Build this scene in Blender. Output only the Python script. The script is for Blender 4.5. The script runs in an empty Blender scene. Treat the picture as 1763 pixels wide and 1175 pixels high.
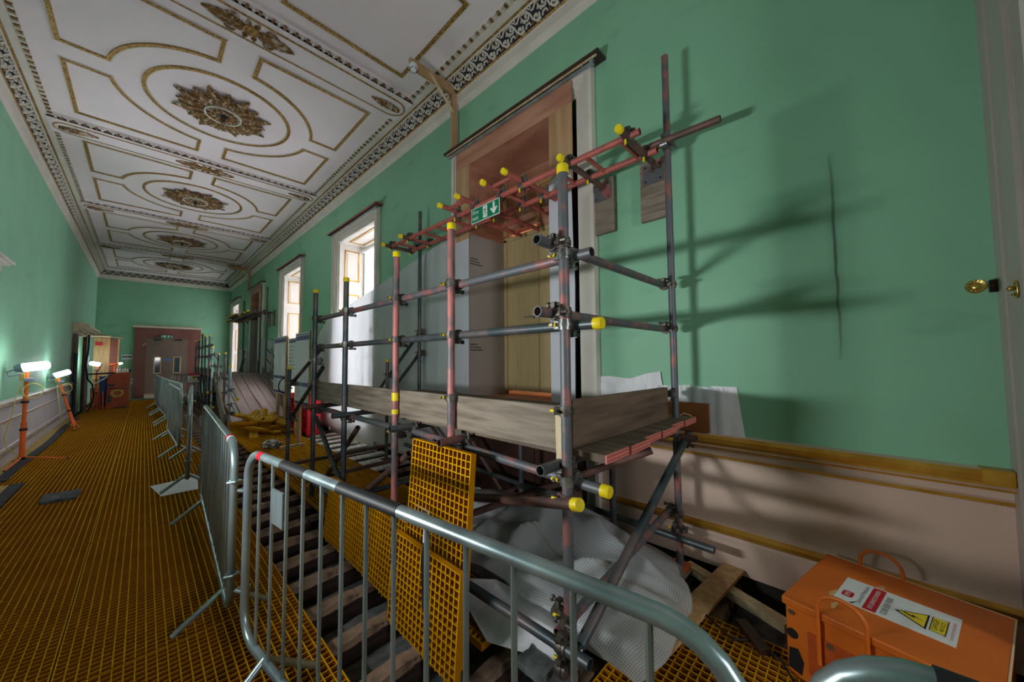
import bpy, bmesh, math, random
from mathutils import Vector, Matrix, noise
random.seed(7)
SC = bpy.context.scene
COL = SC.collection
PI = math.pi

# ------------------------------------------------------------------ camera, world, exposure
cam_d = bpy.data.cameras.new('camera'); cam = bpy.data.objects.new('camera', cam_d); COL.objects.link(cam)
cam_d.sensor_width = 36.0; cam_d.lens = 605.54 / 1763 * 36.0; cam_d.clip_start = 0.02; cam_d.clip_end = 200
Rr = Vector((0.69122345, -0.72260089, -0.00762273)); Dn = Vector((0.03144832, 0.04061783, -0.99867973)); Fw = Vector((0.72195647, 0.69007112, 0.05080059))
cam.matrix_world = Matrix(((Rr.x, -Dn.x, -Fw.x, 0), (Rr.y, -Dn.y, -Fw.y, 0), (Rr.z, -Dn.z, -Fw.z, 1.5), (0, 0, 0, 1)))
SC.camera = cam
SC.view_settings.view_transform = 'Standard'; SC.view_settings.look = 'None'
SC.view_settings.gamma = 1.0; SC.view_settings.use_curve_mapping = False
SC.view_settings.exposure = 0.22
W = bpy.data.worlds.new('sky'); SC.world = W; W.use_nodes = True
W.node_tree.nodes['Background'].inputs[0].default_value = (0.96, 0.94, 1.0, 1)
W.node_tree.nodes['Background'].inputs[1].default_value = 17.0

XL, XR, YF, YB, ZC = -1.395, 2.886, 21.85, -3.6, 5.3     # room planes
WT = 0.70                                                  # depth of the window wall

def area(name, loc, aim, sx, sy, power, col, portal=False):
    l = bpy.data.lights.new(name, 'AREA'); l.shape = 'RECTANGLE'; l.size = sx; l.size_y = sy; l.energy = power; l.color = col
    if portal: l.cycles.is_portal = True
    o = bpy.data.objects.new(name, l); COL.objects.link(o); o.location = loc
    o.rotation_euler = (Vector(aim) - Vector(loc)).to_track_quat('-Z', 'Y').to_euler(); return o
for y0 in (7.1, 11.5, 20.3):                               # daylight comes in through the three sash windows
    area('window_portal', (3.62, y0, 2.4), (0, y0, 2.4), 1.7, 3.6, 1, (1, 1, 1), True)
area('rear_fill_portal', (0.75, YB - 0.1, 2.25), (0.75, 5, 2.25), 0.9, 1.3, 1, (1, 1, 1), True)  # added opening behind the camera, there only for soft fill

# ------------------------------------------------------------------ materials
MATS = {}
def mat(name, col, rough=0.6, metal=0.0, col2=None, nscale=6.0, nstretch=(1, 1, 1), bump=0.0, lo=0.35, hi=0.65, detail=6, emis=None, estr=0, alpha=None, trans=0, coat=0, spec=None):
    m = bpy.data.materials.new(name); m.use_nodes = True; nt = m.node_tree; b = nt.nodes['Principled BSDF']
    b.inputs['Base Color'].default_value = (*col, 1); b.inputs['Roughness'].default_value = rough; b.inputs['Metallic'].default_value = metal
    if emis: b.inputs['Emission Color'].default_value = (*emis, 1); b.inputs['Emission Strength'].default_value = estr
    if alpha is not None: b.inputs['Alpha'].default_value = alpha
    if spec is not None: b.inputs['Specular IOR Level'].default_value = spec
    if trans: b.inputs['Transmission Weight'].default_value = trans
    if coat: b.inputs['Coat Weight'].default_value = coat
    if col2 or bump:
        tc = nt.nodes.new('ShaderNodeTexCoord'); mp = nt.nodes.new('ShaderNodeMapping'); mp.inputs['Scale'].default_value = nstretch
        nt.links.new(tc.outputs['Object'], mp.inputs['Vector'])
        n = nt.nodes.new('ShaderNodeTexNoise'); n.inputs['Scale'].default_value = nscale; n.inputs['Detail'].default_value = detail
        nt.links.new(mp.outputs[0], n.inputs['Vector'])
        if col2:
            r = nt.nodes.new('ShaderNodeValToRGB'); r.color_ramp.elements[0].position = lo; r.color_ramp.elements[1].position = hi
            r.color_ramp.elements[0].color = (*col, 1); r.color_ramp.elements[1].color = (*col2, 1)
            nt.links.new(n.outputs['Fac'], r.inputs[0]); nt.links.new(r.outputs[0], b.inputs['Base Color'])
        if bump:
            bp = nt.nodes.new('ShaderNodeBump'); bp.inputs['Strength'].default_value = bump; bp.inputs['Distance'].default_value = 0.01
            nt.links.new(n.outputs['Fac'], bp.inputs['Height']); nt.links.new(bp.outputs[0], b.inputs['Normal'])
    MATS[name] = m; return m

def srgb(r, g, b):
    f = lambda c: (c / 255) / 12.92 if c / 255 <= 0.04045 else ((c / 255 + 0.055) / 1.055) ** 2.4
    return (f(r), f(g), f(b))

mat('green_wall', srgb(136, 190, 156), 0.6, col2=srgb(129, 183, 149), nscale=1.3, bump=0.04)
mat('ceiling_paint', srgb(238, 226, 230), 0.8, col2=srgb(232, 219, 223), nscale=0.8)
mat('white_paint', srgb(222, 214, 205), 0.45, col2=srgb(212, 203, 193), nscale=3)
mat('dado_warm_lit', srgb(220, 192, 174), 0.5, col2=srgb(212, 182, 164), nscale=2.2)  # white dado with the warm reflected light tinted in
mat('jamb_grey', srgb(178, 170, 162), .5, col2=srgb(168, 160, 152), nscale=2)
mat('lath_window_lit', srgb(228, 222, 216), .6, col2=srgb(190, 176, 164), nscale=5, nstretch=(9, 1, 1), lo=.45, hi=.6)  # whitened so the colour carries the window light
mat('tube_pinker', srgb(96, 92, 96), 0.5, 0.2, col2=srgb(184, 112, 106), nscale=6, lo=0.40, hi=0.58, bump=0.1, nstretch=(3, 1, 1))
mat('left_dado', srgb(212, 206, 208), 0.5, col2=srgb(204, 196, 198), nscale=2)
mat('rail_tan', srgb(176, 160, 146), 0.5, col2=srgb(160, 142, 126), nscale=4)
mat('old_wood', srgb(112, 92, 76), 0.7, col2=srgb(78, 60, 50), nscale=5, nstretch=(4, 4, .6))
mat('old_cream', srgb(206, 194, 168), 0.6, col2=srgb(176, 156, 116), nscale=9)
mat('gold', srgb(196, 156, 90), 0.45, 0.4, col2=srgb(118, 82, 36), nscale=60, bump=0.7, lo=.42, hi=.6)
mat('gold_smooth', srgb(214, 164, 64), 0.36, 0.4, col2=srgb(180, 126, 36), nscale=5)
mat('gilt_relief', srgb(128, 92, 48), 0.5, 0.35, col2=srgb(200, 186, 164), nscale=20, lo=0.52, hi=0.66, bump=0.5)
mat('relief_white', srgb(216, 208, 196), 0.6)
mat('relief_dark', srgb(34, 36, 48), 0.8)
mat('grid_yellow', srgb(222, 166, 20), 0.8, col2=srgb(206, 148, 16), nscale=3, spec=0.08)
mat('grid_side_shade', srgb(158, 92, 8), 0.8, col2=srgb(140, 78, 6), nscale=4, spec=0.1)
mat('grid_yellow_new', srgb(232, 178, 14), 0.7, col2=srgb(214, 154, 10), nscale=6, spec=0.08)
mat('offcut_yellow', srgb(246, 208, 70), 0.7, col2=srgb(228, 180, 40), nscale=6, spec=0.1)
mat('grid_side_shade_new', srgb(198, 132, 10), 0.75, col2=srgb(180, 112, 8), nscale=4, spec=0.1)
mat('grid_back', srgb(140, 76, 12), 0.6, col2=srgb(116, 60, 8), nscale=12)
mat('galvanised', srgb(182, 198, 200), 0.32, 0.72, col2=srgb(140, 156, 160), nscale=7, nstretch=(1, 1, 0.4), bump=0.06)
mat('tube_steel', srgb(74, 84, 88), 0.42, 0.45, col2=srgb(128, 112, 110), nscale=5, lo=0.45, hi=0.72, bump=0.1)
mat('tube_pinkish', srgb(100, 102, 106), 0.5, 0.3, col2=srgb(166, 104, 98), nscale=6, lo=0.52, hi=0.64, bump=0.1, nstretch=(3, 1, 1))
mat('tube_pink', srgb(190, 98, 86), 0.5, 0.05, col2=srgb(150, 82, 74), nscale=9, lo=0.4, hi=0.7, bump=0.08)
mat('tube_rust', srgb(126, 88, 78), 0.55, 0.25, col2=srgb(92, 72, 68), nscale=8, bump=0.12)
mat('coupler_steel', srgb(74, 66, 62), 0.5, 0.6, col2=srgb(120, 112, 104), nscale=22, bump=0.2)
mat('coupler_bright', srgb(150, 150, 146), 0.35, 0.7, col2=srgb(96, 92, 90), nscale=20, bump=0.1)
mat('cap_yellow', srgb(250, 222, 30), 0.4, col2=srgb(236, 204, 20), nscale=20)
mat('plank', srgb(144, 130, 114), 0.75, col2=srgb(92, 78, 66), nscale=3.5, nstretch=(4, 0.9, 9), bump=0.3, lo=0.4, hi=0.78, detail=9)
mat('plank_x', srgb(122, 98, 80), 0.75, col2=srgb(84, 66, 54), nscale=3, nstretch=(0.6, 4, 7), bump=0.25, lo=0.38, hi=0.7)
mat('ramp_plank', srgb(168, 148, 142), 0.75, col2=srgb(146, 126, 120), nscale=2, nstretch=(4, 0.5, 1), bump=0.1)
mat('band_pink', srgb(218, 122, 110), 0.5)
mat('deck_plank', srgb(122, 102, 84), 0.75, col2=srgb(80, 66, 54), nscale=3, nstretch=(5, 0.6, 1), bump=0.25, lo=0.36, hi=0.7)
mat('ply_red', srgb(196, 144, 118), 0.5, col2=srgb(168, 112, 88), nscale=2.2, nstretch=(1, 0.5, 3), lo=0.4, hi=0.62, detail=8)
mat('ply_yellow', srgb(192, 156, 116), 0.5, col2=srgb(166, 126, 88), nscale=3, nstretch=(1, 4, 0.35), lo=0.35, hi=0.7)
mat('pine', srgb(206, 166, 116), 0.6, col2=srgb(176, 130, 84), nscale=4, nstretch=(5, 5, 0.5), lo=0.35, hi=0.7)
mat('pale_timber', srgb(216, 196, 160), 0.6, col2=srgb(190, 164, 124), nscale=4, nstretch=(5, 5, 0.5))
mat('beech', srgb(206, 184, 138), 0.42, col2=srgb(194, 170, 122), nscale=6, nstretch=(8, 8, 0.5))
mat('mahogany', srgb(70, 42, 32), 0.5, col2=srgb(48, 30, 24), nscale=5)
mat('red_board', srgb(150, 84, 66), 0.6, col2=srgb(120, 62, 48), nscale=3)
mat('brown_portal', srgb(122, 74, 62), 0.55, col2=srgb(104, 60, 50), nscale=2)
mat('taupe_door', srgb(118, 100, 86), 0.5, col2=srgb(108, 90, 76), nscale=5, nstretch=(6, 6, 0.6))
mat('board_white', srgb(206, 208, 216), 0.45, col2=srgb(198, 198, 204), nscale=1.2)
mat('board_greybrown', srgb(168, 158, 152), 0.5, col2=srgb(160, 148, 142), nscale=1.5)
mat('paper', srgb(238, 238, 242), 0.7, col2=srgb(222, 220, 222), nscale=3, nstretch=(1, 5, 1))
mat('black', srgb(14, 14, 16), 0.7)
mat('black_rubber', srgb(26, 26, 28), 0.55)
mat('dark_void', srgb(26, 22, 20), 0.95, col2=srgb(44, 38, 34), nscale=3, bump=0.4)
mat('rubble_grey', srgb(126, 126, 126), 0.95, col2=srgb(70, 70, 72), nscale=9, bump=0.9)
mat('joist_wood', srgb(66, 44, 34), 0.9, col2=srgb(40, 28, 24), nscale=7, nstretch=(0.6, 5, 5), bump=0.3)
mat('joist_top', srgb(150, 122, 100), 0.9, col2=srgb(84, 66, 54), nscale=8, lo=0.4, hi=0.62, bump=0.6)
mat('orange_paint', srgb(232, 118, 34), 0.42, col2=srgb(214, 104, 30), nscale=5, bump=0.05)
mat('orange_dark', srgb(206, 88, 28), 0.5, col2=srgb(176, 74, 28), nscale=7)
mat('lamp_orange', srgb(240, 110, 40), 0.45)
mat('cable_yellow', srgb(214, 198, 96), 0.5)
mat('cable_black', srgb(20, 20, 22), 0.5)
mat('tape_red', srgb(200, 24, 40), 0.4)
mat('tape_white', srgb(220, 224, 228), 0.4)
mat('red_plastic', srgb(226, 24, 40), 0.35)
mat('sign_green', srgb(0, 128, 84), 0.4)
mat('sign_white', srgb(236, 240, 238), 0.4)
mat('purple', srgb(74, 56, 128), 0.4)
mat('warn_yellow', srgb(246, 220, 40), 0.4)
mat('brass', srgb(200, 168, 90), 0.25, 0.9)
mat('chrome', srgb(200, 200, 204), 0.2, 0.95)
mat('grey_plastic', srgb(120, 132, 150), 0.4)
mat('white_plastic', srgb(226, 228, 230), 0.35)
mat('blue_plastic', srgb(40, 66, 130), 0.4)
mat('blue_sign', srgb(40, 110, 200), 0.4)
mat('foam_grey', srgb(104, 108, 110), 0.9, col2=srgb(70, 72, 74), nscale=20, bump=0.5)
mat('mat_yellow', srgb(190, 160, 90), 0.85, col2=srgb(160, 130, 66), nscale=14)
mat('mat_grey', srgb(60, 62, 64), 0.85, col2=srgb(44, 46, 48), nscale=14)
mat('lamp_tube', (1, 1, 1), 0.5, emis=(0.86, 0.97, 1.0), estr=9)
mat('glass', (0.9, 0.95, 0.95), 0.05, trans=1.0)
mat('glass_dark', srgb(60, 80, 84), 0.08, 0.0, coat=0.5)
mat('crumple', srgb(214, 214, 208), 0.4, 0.3, col2=srgb(90, 94, 88), nscale=12, bump=0.8)
mat('stone_grey', srgb(120, 124, 124), 0.8, col2=srgb(72, 76, 76), nscale=12, bump=0.9)
mat('skin_dust', srgb(232, 204, 166), 0.9)

def translucent(name, col, tr, uvgrid=None):
    m = bpy.data.materials.new(name); m.use_nodes = True; nt = m.node_tree; nt.nodes.clear()
    out = nt.nodes.new('ShaderNodeOutputMaterial'); d = nt.nodes.new('ShaderNodeBsdfDiffuse'); t = nt.nodes.new('ShaderNodeBsdfTranslucent'); g = nt.nodes.new('ShaderNodeBsdfGlossy')
    tp = nt.nodes.new('ShaderNodeBsdfTransparent'); m1 = nt.nodes.new('ShaderNodeMixShader'); m2 = nt.nodes.new('ShaderNodeMixShader'); m3 = nt.nodes.new('ShaderNodeMixShader')
    d.inputs[0].default_value = (*col, 1); t.inputs[0].default_value = (*col, 1); g.inputs['Roughness'].default_value = 0.35
    m1.inputs[0].default_value = 0.36; nt.links.new(d.outputs[0], m1.inputs[1]); nt.links.new(t.outputs[0], m1.inputs[2])
    m3.inputs[0].default_value = 0.06; nt.links.new(m1.outputs[0], m3.inputs[1]); nt.links.new(g.outputs[0], m3.inputs[2])
    nt.links.new(m3.outputs[0], m2.inputs[1]); nt.links.new(tp.outputs[0], m2.inputs[2]); m2.inputs[0].default_value = tr
    if uvgrid:
        uv = nt.nodes.new('ShaderNodeUVMap'); mp = nt.nodes.new('ShaderNodeMapping'); mp.inputs['Scale'].default_value = (uvgrid, uvgrid, 1)
        br = nt.nodes.new('ShaderNodeTexBrick'); br.offset = 0.0; br.inputs['Scale'].default_value = 1; br.inputs['Brick Width'].default_value = 1; br.inputs['Row Height'].default_value = 1
        br.inputs['Mortar Size'].default_value = 0.16; br.inputs['Mortar Smooth'].default_value = 0.2
        mm = nt.nodes.new('ShaderNodeMath'); mm.operation = 'MULTIPLY_ADD'; mm.inputs[1].default_value = -tr; mm.inputs[2].default_value = tr
        nt.links.new(uv.outputs[0], mp.inputs[0]); nt.links.new(mp.outputs[0], br.inputs['Vector']); nt.links.new(br.outputs['Fac'], mm.inputs[0]); nt.links.new(mm.outputs[0], m2.inputs[0])
    nt.links.new(m2.outputs[0], out.inputs[0]); MATS[name] = m; return m
translucent('poly_sheet', srgb(228, 230, 234), 0.05)
translucent('blind', srgb(250, 248, 252), 0.2)
translucent('net', srgb(222, 226, 228), 0.45, 90)
translucent('net_band', srgb(200, 196, 190), 0.12)

def wall_stain(m):
    """a long dark drip and faint scuffs on the green paint beside the landing"""
    nt = m.node_tree; b = nt.nodes['Principled BSDF']; link = b.inputs['Base Color'].links[0]; src = link.from_socket
    g = nt.nodes.new('ShaderNodeNewGeometry'); s = nt.nodes.new('ShaderNodeSeparateXYZ'); nt.links.new(g.outputs['Position'], s.inputs[0])
    def M(op, a, bb=None, c=None):
        n = nt.nodes.new('ShaderNodeMath'); n.operation = op
        for i, v in enumerate((a, bb, c)):
            if v is None: continue
            if isinstance(v, (int, float)): n.inputs[i].default_value = v
            else: nt.links.new(v, n.inputs[i])
        return n.outputs[0]
    nz = nt.nodes.new('ShaderNodeTexNoise'); nz.inputs['Scale'].default_value = 5; nt.links.new(g.outputs['Position'], nz.inputs['Vector'])
    wob = M('MULTIPLY_ADD', nz.outputs['Fac'], 0.03, -0.015)
    dy = M('ABSOLUTE', M('SUBTRACT', M('ADD', s.outputs['Y'], wob), 0.035))
    core = M('SUBTRACT', 1.0, M('MULTIPLY', dy, 90)); core = M('MAXIMUM', core, 0.0)
    halo = M('MAXIMUM', M('SUBTRACT', 1.0, M('MULTIPLY', dy, 22)), 0.0)
    a = M('SUBTRACT', 1.0, M('MINIMUM', M('MULTIPLY', M('ABSOLUTE', M('SUBTRACT', s.outputs['Z'], 2.12)), 1.55), 1.0))
    f = M('MULTIPLY', M('ADD', M('MULTIPLY', core, 0.8), M('MULTIPLY', halo, 0.25)), M('POWER', a, 0.4))
    fx = M('MULTIPLY', f, M('GREATER_THAN', s.outputs['X'], 2.5))
    sc = nt.nodes.new('ShaderNodeTexNoise'); sc.inputs['Scale'].default_value = 2.2; sc.inputs['Detail'].default_value = 9
    mpp = nt.nodes.new('ShaderNodeMapping'); mpp.inputs['Scale'].default_value = (1, 0.7, 2.2); nt.links.new(g.outputs['Position'], mpp.inputs[0]); nt.links.new(mpp.outputs[0], sc.inputs['Vector'])
    sf = M('MULTIPLY', M('MAXIMUM', M('SUBTRACT', sc.outputs['Fac'], 0.62), 0.0), 1.6)
    tot = M('MINIMUM', M('ADD', fx, sf), 0.85)
    mx = nt.nodes.new('ShaderNodeMix'); mx.data_type = 'RGBA'; nt.links.new(tot, mx.inputs[0]); nt.links.new(src, mx.inputs[6]); mx.inputs[7].default_value = (*srgb(44, 66, 56), 1)
    nt.links.new(mx.outputs[2], b.inputs['Base Color'])
wall_stain(MATS['green_wall'])

# ------------------------------------------------------------------ mesh helpers (all coordinates are metres in the room)
class MB:
    def __init__(s): s.bm = bmesh.new(); s.uv = None
    def face(s, vs, mi=0):
        try: f = s.bm.faces.new(vs); f.material_index = mi; return f
        except ValueError: return None
    def box(s, a, b, mi=0, M=None):
        x0, y0, z0 = a; x1, y1, z1 = b
        c = [Vector(p) for p in ((x0, y0, z0), (x1, y0, z0), (x1, y1, z0), (x0, y1, z0), (x0, y0, z1), (x1, y0, z1), (x1, y1, z1), (x0, y1, z1))]
        if M: c = [M @ p for p in c]
        v = [s.bm.verts.new(p) for p in c]
        for q in ((0, 3, 2, 1), (4, 5, 6, 7), (0, 1, 5, 4), (1, 2, 6, 5), (2, 3, 7, 6), (3, 0, 4, 7)): s.face([v[i] for i in q], mi)
        return s
    def beam(s, p0, p1, w, h, up=(0, 0, 1), mi=0):
        """rectangular bar from p0 to p1, w across, h along up"""
        p0 = Vector(p0); p1 = Vector(p1); d = (p1 - p0).normalized(); u = Vector(up); sd = d.cross(u).normalized(); u = sd.cross(d)
        c = []
        for p in (p0, p1):
            for a, b in ((-1, -1), (1, -1), (1, 1), (-1, 1)): c.append(s.bm.verts.new(p + sd * (w / 2 * a) + u * (h / 2 * b)))
        for q in ((0, 1, 2, 3), (7, 6, 5, 4), (0, 4, 5, 1), (1, 5, 6, 2), (2, 6, 7, 3), (3, 7, 4, 0)): s.face([c[i] for i in q], mi)
        return s
    def ring(s, c, a, b, r, n): return [s.bm.verts.new(c + a * (r * math.cos(2 * PI * i / n)) + b * (r * math.sin(2 * PI * i / n))) for i in range(n)]
    def skin(s, r1, r2, mi=0):
        n = len(r1)
        for i in range(n): s.face([r1[i], r1[(i + 1) % n], r2[(i + 1) % n], r2[i]], mi)
    def cyl(s, p0, p1, r, r2=None, n=14, mi=0, caps=True):
        p0 = Vector(p0); p1 = Vector(p1); d = (p1 - p0).normalized(); a = d.orthogonal().normalized(); b = d.cross(a)
        A = s.ring(p0, a, b, r, n); B = s.ring(p1, a, b, r if r2 is None else r2, n); s.skin(A, B, mi)
        if caps: s.face(A[::-1], mi); s.face(B, mi)
        return s
    def pipe(s, p0, p1, r=0.02415, n=16, mi=0):
        """scaffold tube with open hollow ends"""
        p0 = Vector(p0); p1 = Vector(p1); d = (p1 - p0).normalized(); a = d.orthogonal().normalized(); b = d.cross(a); dp = min(0.08, (p1 - p0).length * 0.4)
        r0 = s.ring(p0 + d * dp, a, b, r * .82, n); r1 = s.ring(p0, a, b, r * .82, n); r2 = s.ring(p0, a, b, r, n); r3 = s.ring(p1, a, b, r, n); r4 = s.ring(p1, a, b, r * .82, n); r5 = s.ring(p1 - d * dp, a, b, r * .82, n)
        for q, w in ((r0, r1), (r1, r2), (r2, r3), (r3, r4), (r4, r5)): s.skin(q, w, mi)
        s.face(r0, mi); s.face(r5[::-1], mi); return s
    def sweep(s, pts, r, n=10, mi=0, closed=False, caps=True):
        pts = [Vector(p) for p in pts]; m = len(pts); rings = []; prev = None
        for i, p in enumerate(pts):
            if closed: d = (pts[(i + 1) % m] - pts[i - 1]).normalized()
            else: d = (pts[min(i + 1, m - 1)] - pts[max(i - 1, 0)]).normalized()
            if prev is None: a = d.orthogonal().normalized()
            else:
                a = prev - d * prev.dot(d)
                a = a.normalized() if a.length > 1e-6 else d.orthogonal().normalized()
            prev = a; rr = r(i / (m - 1)) if callable(r) else r
            rings.append(s.ring(p, a, d.cross(a), rr, n))
        for i in range(m - 1): s.skin(rings[i], rings[i + 1], mi)
        if closed: s.skin(rings[-1], rings[0], mi)
        elif caps: s.face(rings[0][::-1], mi); s.face(rings[-1], mi)
        return s
    def lathe(s, base, axis, prof, n=20, mi=0):
        base = Vector(base); d = Vector(axis).normalized(); a = d.orthogonal().normalized(); b = d.cross(a); prev = None
        for r, h in prof:
            R = s.ring(base + d * h, a, b, max(r, 1e-4), n)
            if prev: s.skin(prev, R, mi)
            else: s.face(R[::-1], mi)
            prev = R
        s.face(prev, mi); return s
    def prism(s, poly, vec, mi=0):
        vec = Vector(vec); A = [s.bm.verts.new(Vector(p)) for p in poly]; B = [s.bm.verts.new(Vector(p) + vec) for p in poly]
        s.face(A[::-1], mi); s.face(B, mi); s.skin(A, B, mi); return s
    def profile(s, prof, path, mi=0, mis=None):
        """prof: list of (u, z); path: function u -> list of Vectors (same count for each u)"""
        rows = [[s.bm.verts.new(p) for p in path(u, z)] for u, z in prof]
        for k in range(len(rows) - 1):
            for i in range(len(rows[k]) - 1): s.face([rows[k][i], rows[k][i + 1], rows[k + 1][i + 1], rows[k + 1][i]], mis[k] if mis else mi)
        return s
    def sphere(s, c, r, n=12, mi=0, sc=(1, 1, 1)):
        c = Vector(c); prev = None
        for j in range(n // 2 + 1):
            t = PI * j / (n // 2); R = [s.bm.verts.new(c + Vector((r * sc[0] * math.sin(t) * math.cos(2 * PI * i / n), r * sc[1] * math.sin(t) * math.sin(2 * PI * i / n), r * sc[2] * math.cos(t)))) for i in range(n)]
            if prev: s.skin(prev, R, mi)
            prev = R
        return s

def origin(o):
    p = Vector((0, 0, 0))
    while o is not None and 'org' not in ORG.get(o.name, {}): o = o.parent
    return ORG[o.name]['org'] if o is not None else p
ORG = {}
def obj(name, mb, mats, parent=None, smooth=True, bevel=0, label=None):
    me = bpy.data.meshes.new(name)
    bmesh.ops.remove_doubles(mb.bm, verts=mb.bm.verts, dist=1e-6)
    bmesh.ops.recalc_face_normals(mb.bm, faces=mb.bm.faces)
    org = origin(parent) if parent is not None else Vector((0, 0, 0))
    if org.length > 0: bmesh.ops.translate(mb.bm, verts=mb.bm.verts, vec=-org)
    if parent is None:                       # a thing of one mesh: origin at the middle of its foot
        xs = [v.co for v in mb.bm.verts]
        c = Vector(((min(v.x for v in xs) + max(v.x for v in xs)) / 2, (min(v.y for v in xs) + max(v.y for v in xs)) / 2, min(v.z for v in xs)))
        bmesh.ops.translate(mb.bm, verts=mb.bm.verts, vec=-c)
    mb.bm.to_mesh(me); mb.bm.free()
    for m in ([mats] if isinstance(mats, str) else mats): me.materials.append(MATS[m])
    if smooth:
        me.polygons.foreach_set('use_smooth', [True] * len(me.polygons)); me.set_sharp_from_angle(angle=math.radians(38))
    o = bpy.data.objects.new(name, me); COL.objects.link(o)
    if parent is not None: o.parent = parent
    else: o.location = c; ORG[o.name] = {'org': c.copy()}
    if bevel:
        bv = o.modifiers.new('b', 'BEVEL'); bv.width = bevel; bv.segments = 2; bv.limit_method = 'ANGLE'
    if label: o['label'] = label
    return o
def thing(name, label, cat, loc=(0, 0, 0), group=None):
    o = bpy.data.objects.new(name, None); o.empty_display_size = 0.1; COL.objects.link(o); o.location = loc
    ORG[o.name] = {'org': Vector(loc)}; tag(o, label, cat, group); return o
def tag(o, label, cat, group=None):
    o['label'] = label; o['category'] = cat
    if group: o['group'] = group
    return o
def struct(name, mb, mats, smooth=False, parent=None):
    o = obj(name, mb, mats, parent, smooth)
    if parent is None: o['kind'] = 'structure'
    return o
KIDS = {}
def kids(o): return [c for c in COL.objects if c.parent == o]
def copy_tree(o, loc=None, rot=None, label=None, parent=None):
    c = o.copy(); COL.objects.link(c)
    if parent is not None: c.parent = parent
    if loc is not None: c.location = loc
    if rot is not None: c.rotation_euler = rot
    if label: c['label'] = label
    for k in kids(o): copy_tree(k, parent=c)
    return c
def text_mb(mb, s, size, M, mi=0, align='CENTER', ext=0.0, sx=1.0):
    cu = bpy.data.curves.new('t', 'FONT'); cu.body = s; cu.size = size; cu.align_x = align; cu.align_y = 'CENTER'; cu.extrude = ext; cu.resolution_u = 3
    to = bpy.data.objects.new('t', cu); COL.objects.link(to); bpy.context.view_layer.update()
    me = bpy.data.meshes.new_from_object(to.evaluated_get(bpy.context.evaluated_depsgraph_get()))
    vs = [mb.bm.verts.new(M @ Vector((v.co.x * sx, v.co.y, v.co.z))) for v in me.vertices]
    for p in me.polygons: mb.face([vs[i] for i in p.vertices], mi)
    bpy.data.objects.remove(to); bpy.data.curves.remove(cu); bpy.data.meshes.remove(me)
def frame_M(o, x, y):
    x = Vector(x).normalized(); y = Vector(y).normalized(); z = x.cross(y)
    return Matrix(((x.x, y.x, z.x, o[0]), (x.y, y.y, z.y, o[1]), (x.z, y.z, z.z, o[2]), (0, 0, 0, 1)))
def quad(mb, M, x0, y0, x1, y1, z=0, mi=0):
    mb.face([mb.bm.verts.new(M @ Vector(p)) for p in ((x0, y0, z), (x1, y0, z), (x1, y1, z), (x0, y1, z))], mi)
def poly2(mb, M, pts, z=0, mi=0): mb.face([mb.bm.verts.new(M @ Vector((p[0], p[1], z))) for p in pts], mi)

# ------------------------------------------------------------------ room shell
PC = 2.72; PITCH = 4.4                                      # centres of the wall openings
OPEN = [('door', PC), ('win', PC + PITCH), ('win', PC + 2 * PITCH), ('door', PC + 3 * PITCH), ('win', PC + 4 * PITCH)]
HW = 0.88; TOPZ = 4.10
mb = MB(); y = YB
spans = []
for kind, c in OPEN:
    mb.box((XR, y, -0.6), (XR + WT, c - HW, ZC)); spans.append((y, c - HW)); y = c + HW
    mb.box((XR, c - HW, TOPZ), (XR + WT, c + HW, ZC)); mb.box((XR, c - HW, -0.6), (XR + WT, c + HW, 0.95 if kind == 'door' else 0.30))
mb.box((XR, y, -0.6), (XR + WT, YF, ZC)); struct('wall_right', mb, 'green_wall')
mb = MB(); mb.box((XL - 0.2, YB, -0.6), (XL, YF, ZC)); struct('wall_left', mb, 'green_wall')
mb = MB(); mb.box((XL - 0.2, YF, -0.6), (XR + WT, YF + 0.2, ZC)); struct('wall_far', mb, 'green_wall')
mb = MB()                                                    # wall behind the camera; its opening is added to let in fill light
mb.box((XL - 0.2, YB - 0.2, -0.6), (0.3, YB, ZC)); mb.box((1.2, YB - 0.2, -0.6), (XR + WT, YB, ZC)); mb.box((0.3, YB - 0.2, -0.6), (1.2, YB, 1.6)); mb.box((0.3, YB - 0.2, 2.9), (1.2, YB, ZC))
struct('wall_behind', mb, 'green_wall')
mb = MB(); mb.box((XL - 0.2, YB - 0.2, ZC), (XR + WT, YF + 0.2, ZC + 0.15)); struct('ceiling', mb, 'ceiling_paint')
mb = MB(); mb.box((XL - 0.2, YB - 0.2, -0.75), (XR + WT, YF + 0.2, -0.6))
struct('floor', mb, 'dark_void')
mb = MB()                                                    # lumpy grey pugging lying between the joists
nx, ny = 24, 150
def pug(x, y): return -0.20 + 0.05 * noise.noise(Vector((x * 2.1, y * 1.3, 0))) + 0.025 * noise.noise(Vector((x * 9, y * 7, 3)))
G = [[mb.bm.verts.new((XL + (XR - XL) * i / nx, YB + (YF - YB) * j / ny, pug(XL + (XR - XL) * i / nx, YB + (YF - YB) * j / ny))) for j in range(ny + 1)] for i in range(nx + 1)]
for i in range(nx):
    for j in range(ny): mb.face([G[i][j], G[i + 1][j], G[i + 1][j + 1], G[i][j + 1]])
o = struct('floor', mb, 'rubble_grey', smooth=True)

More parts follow.
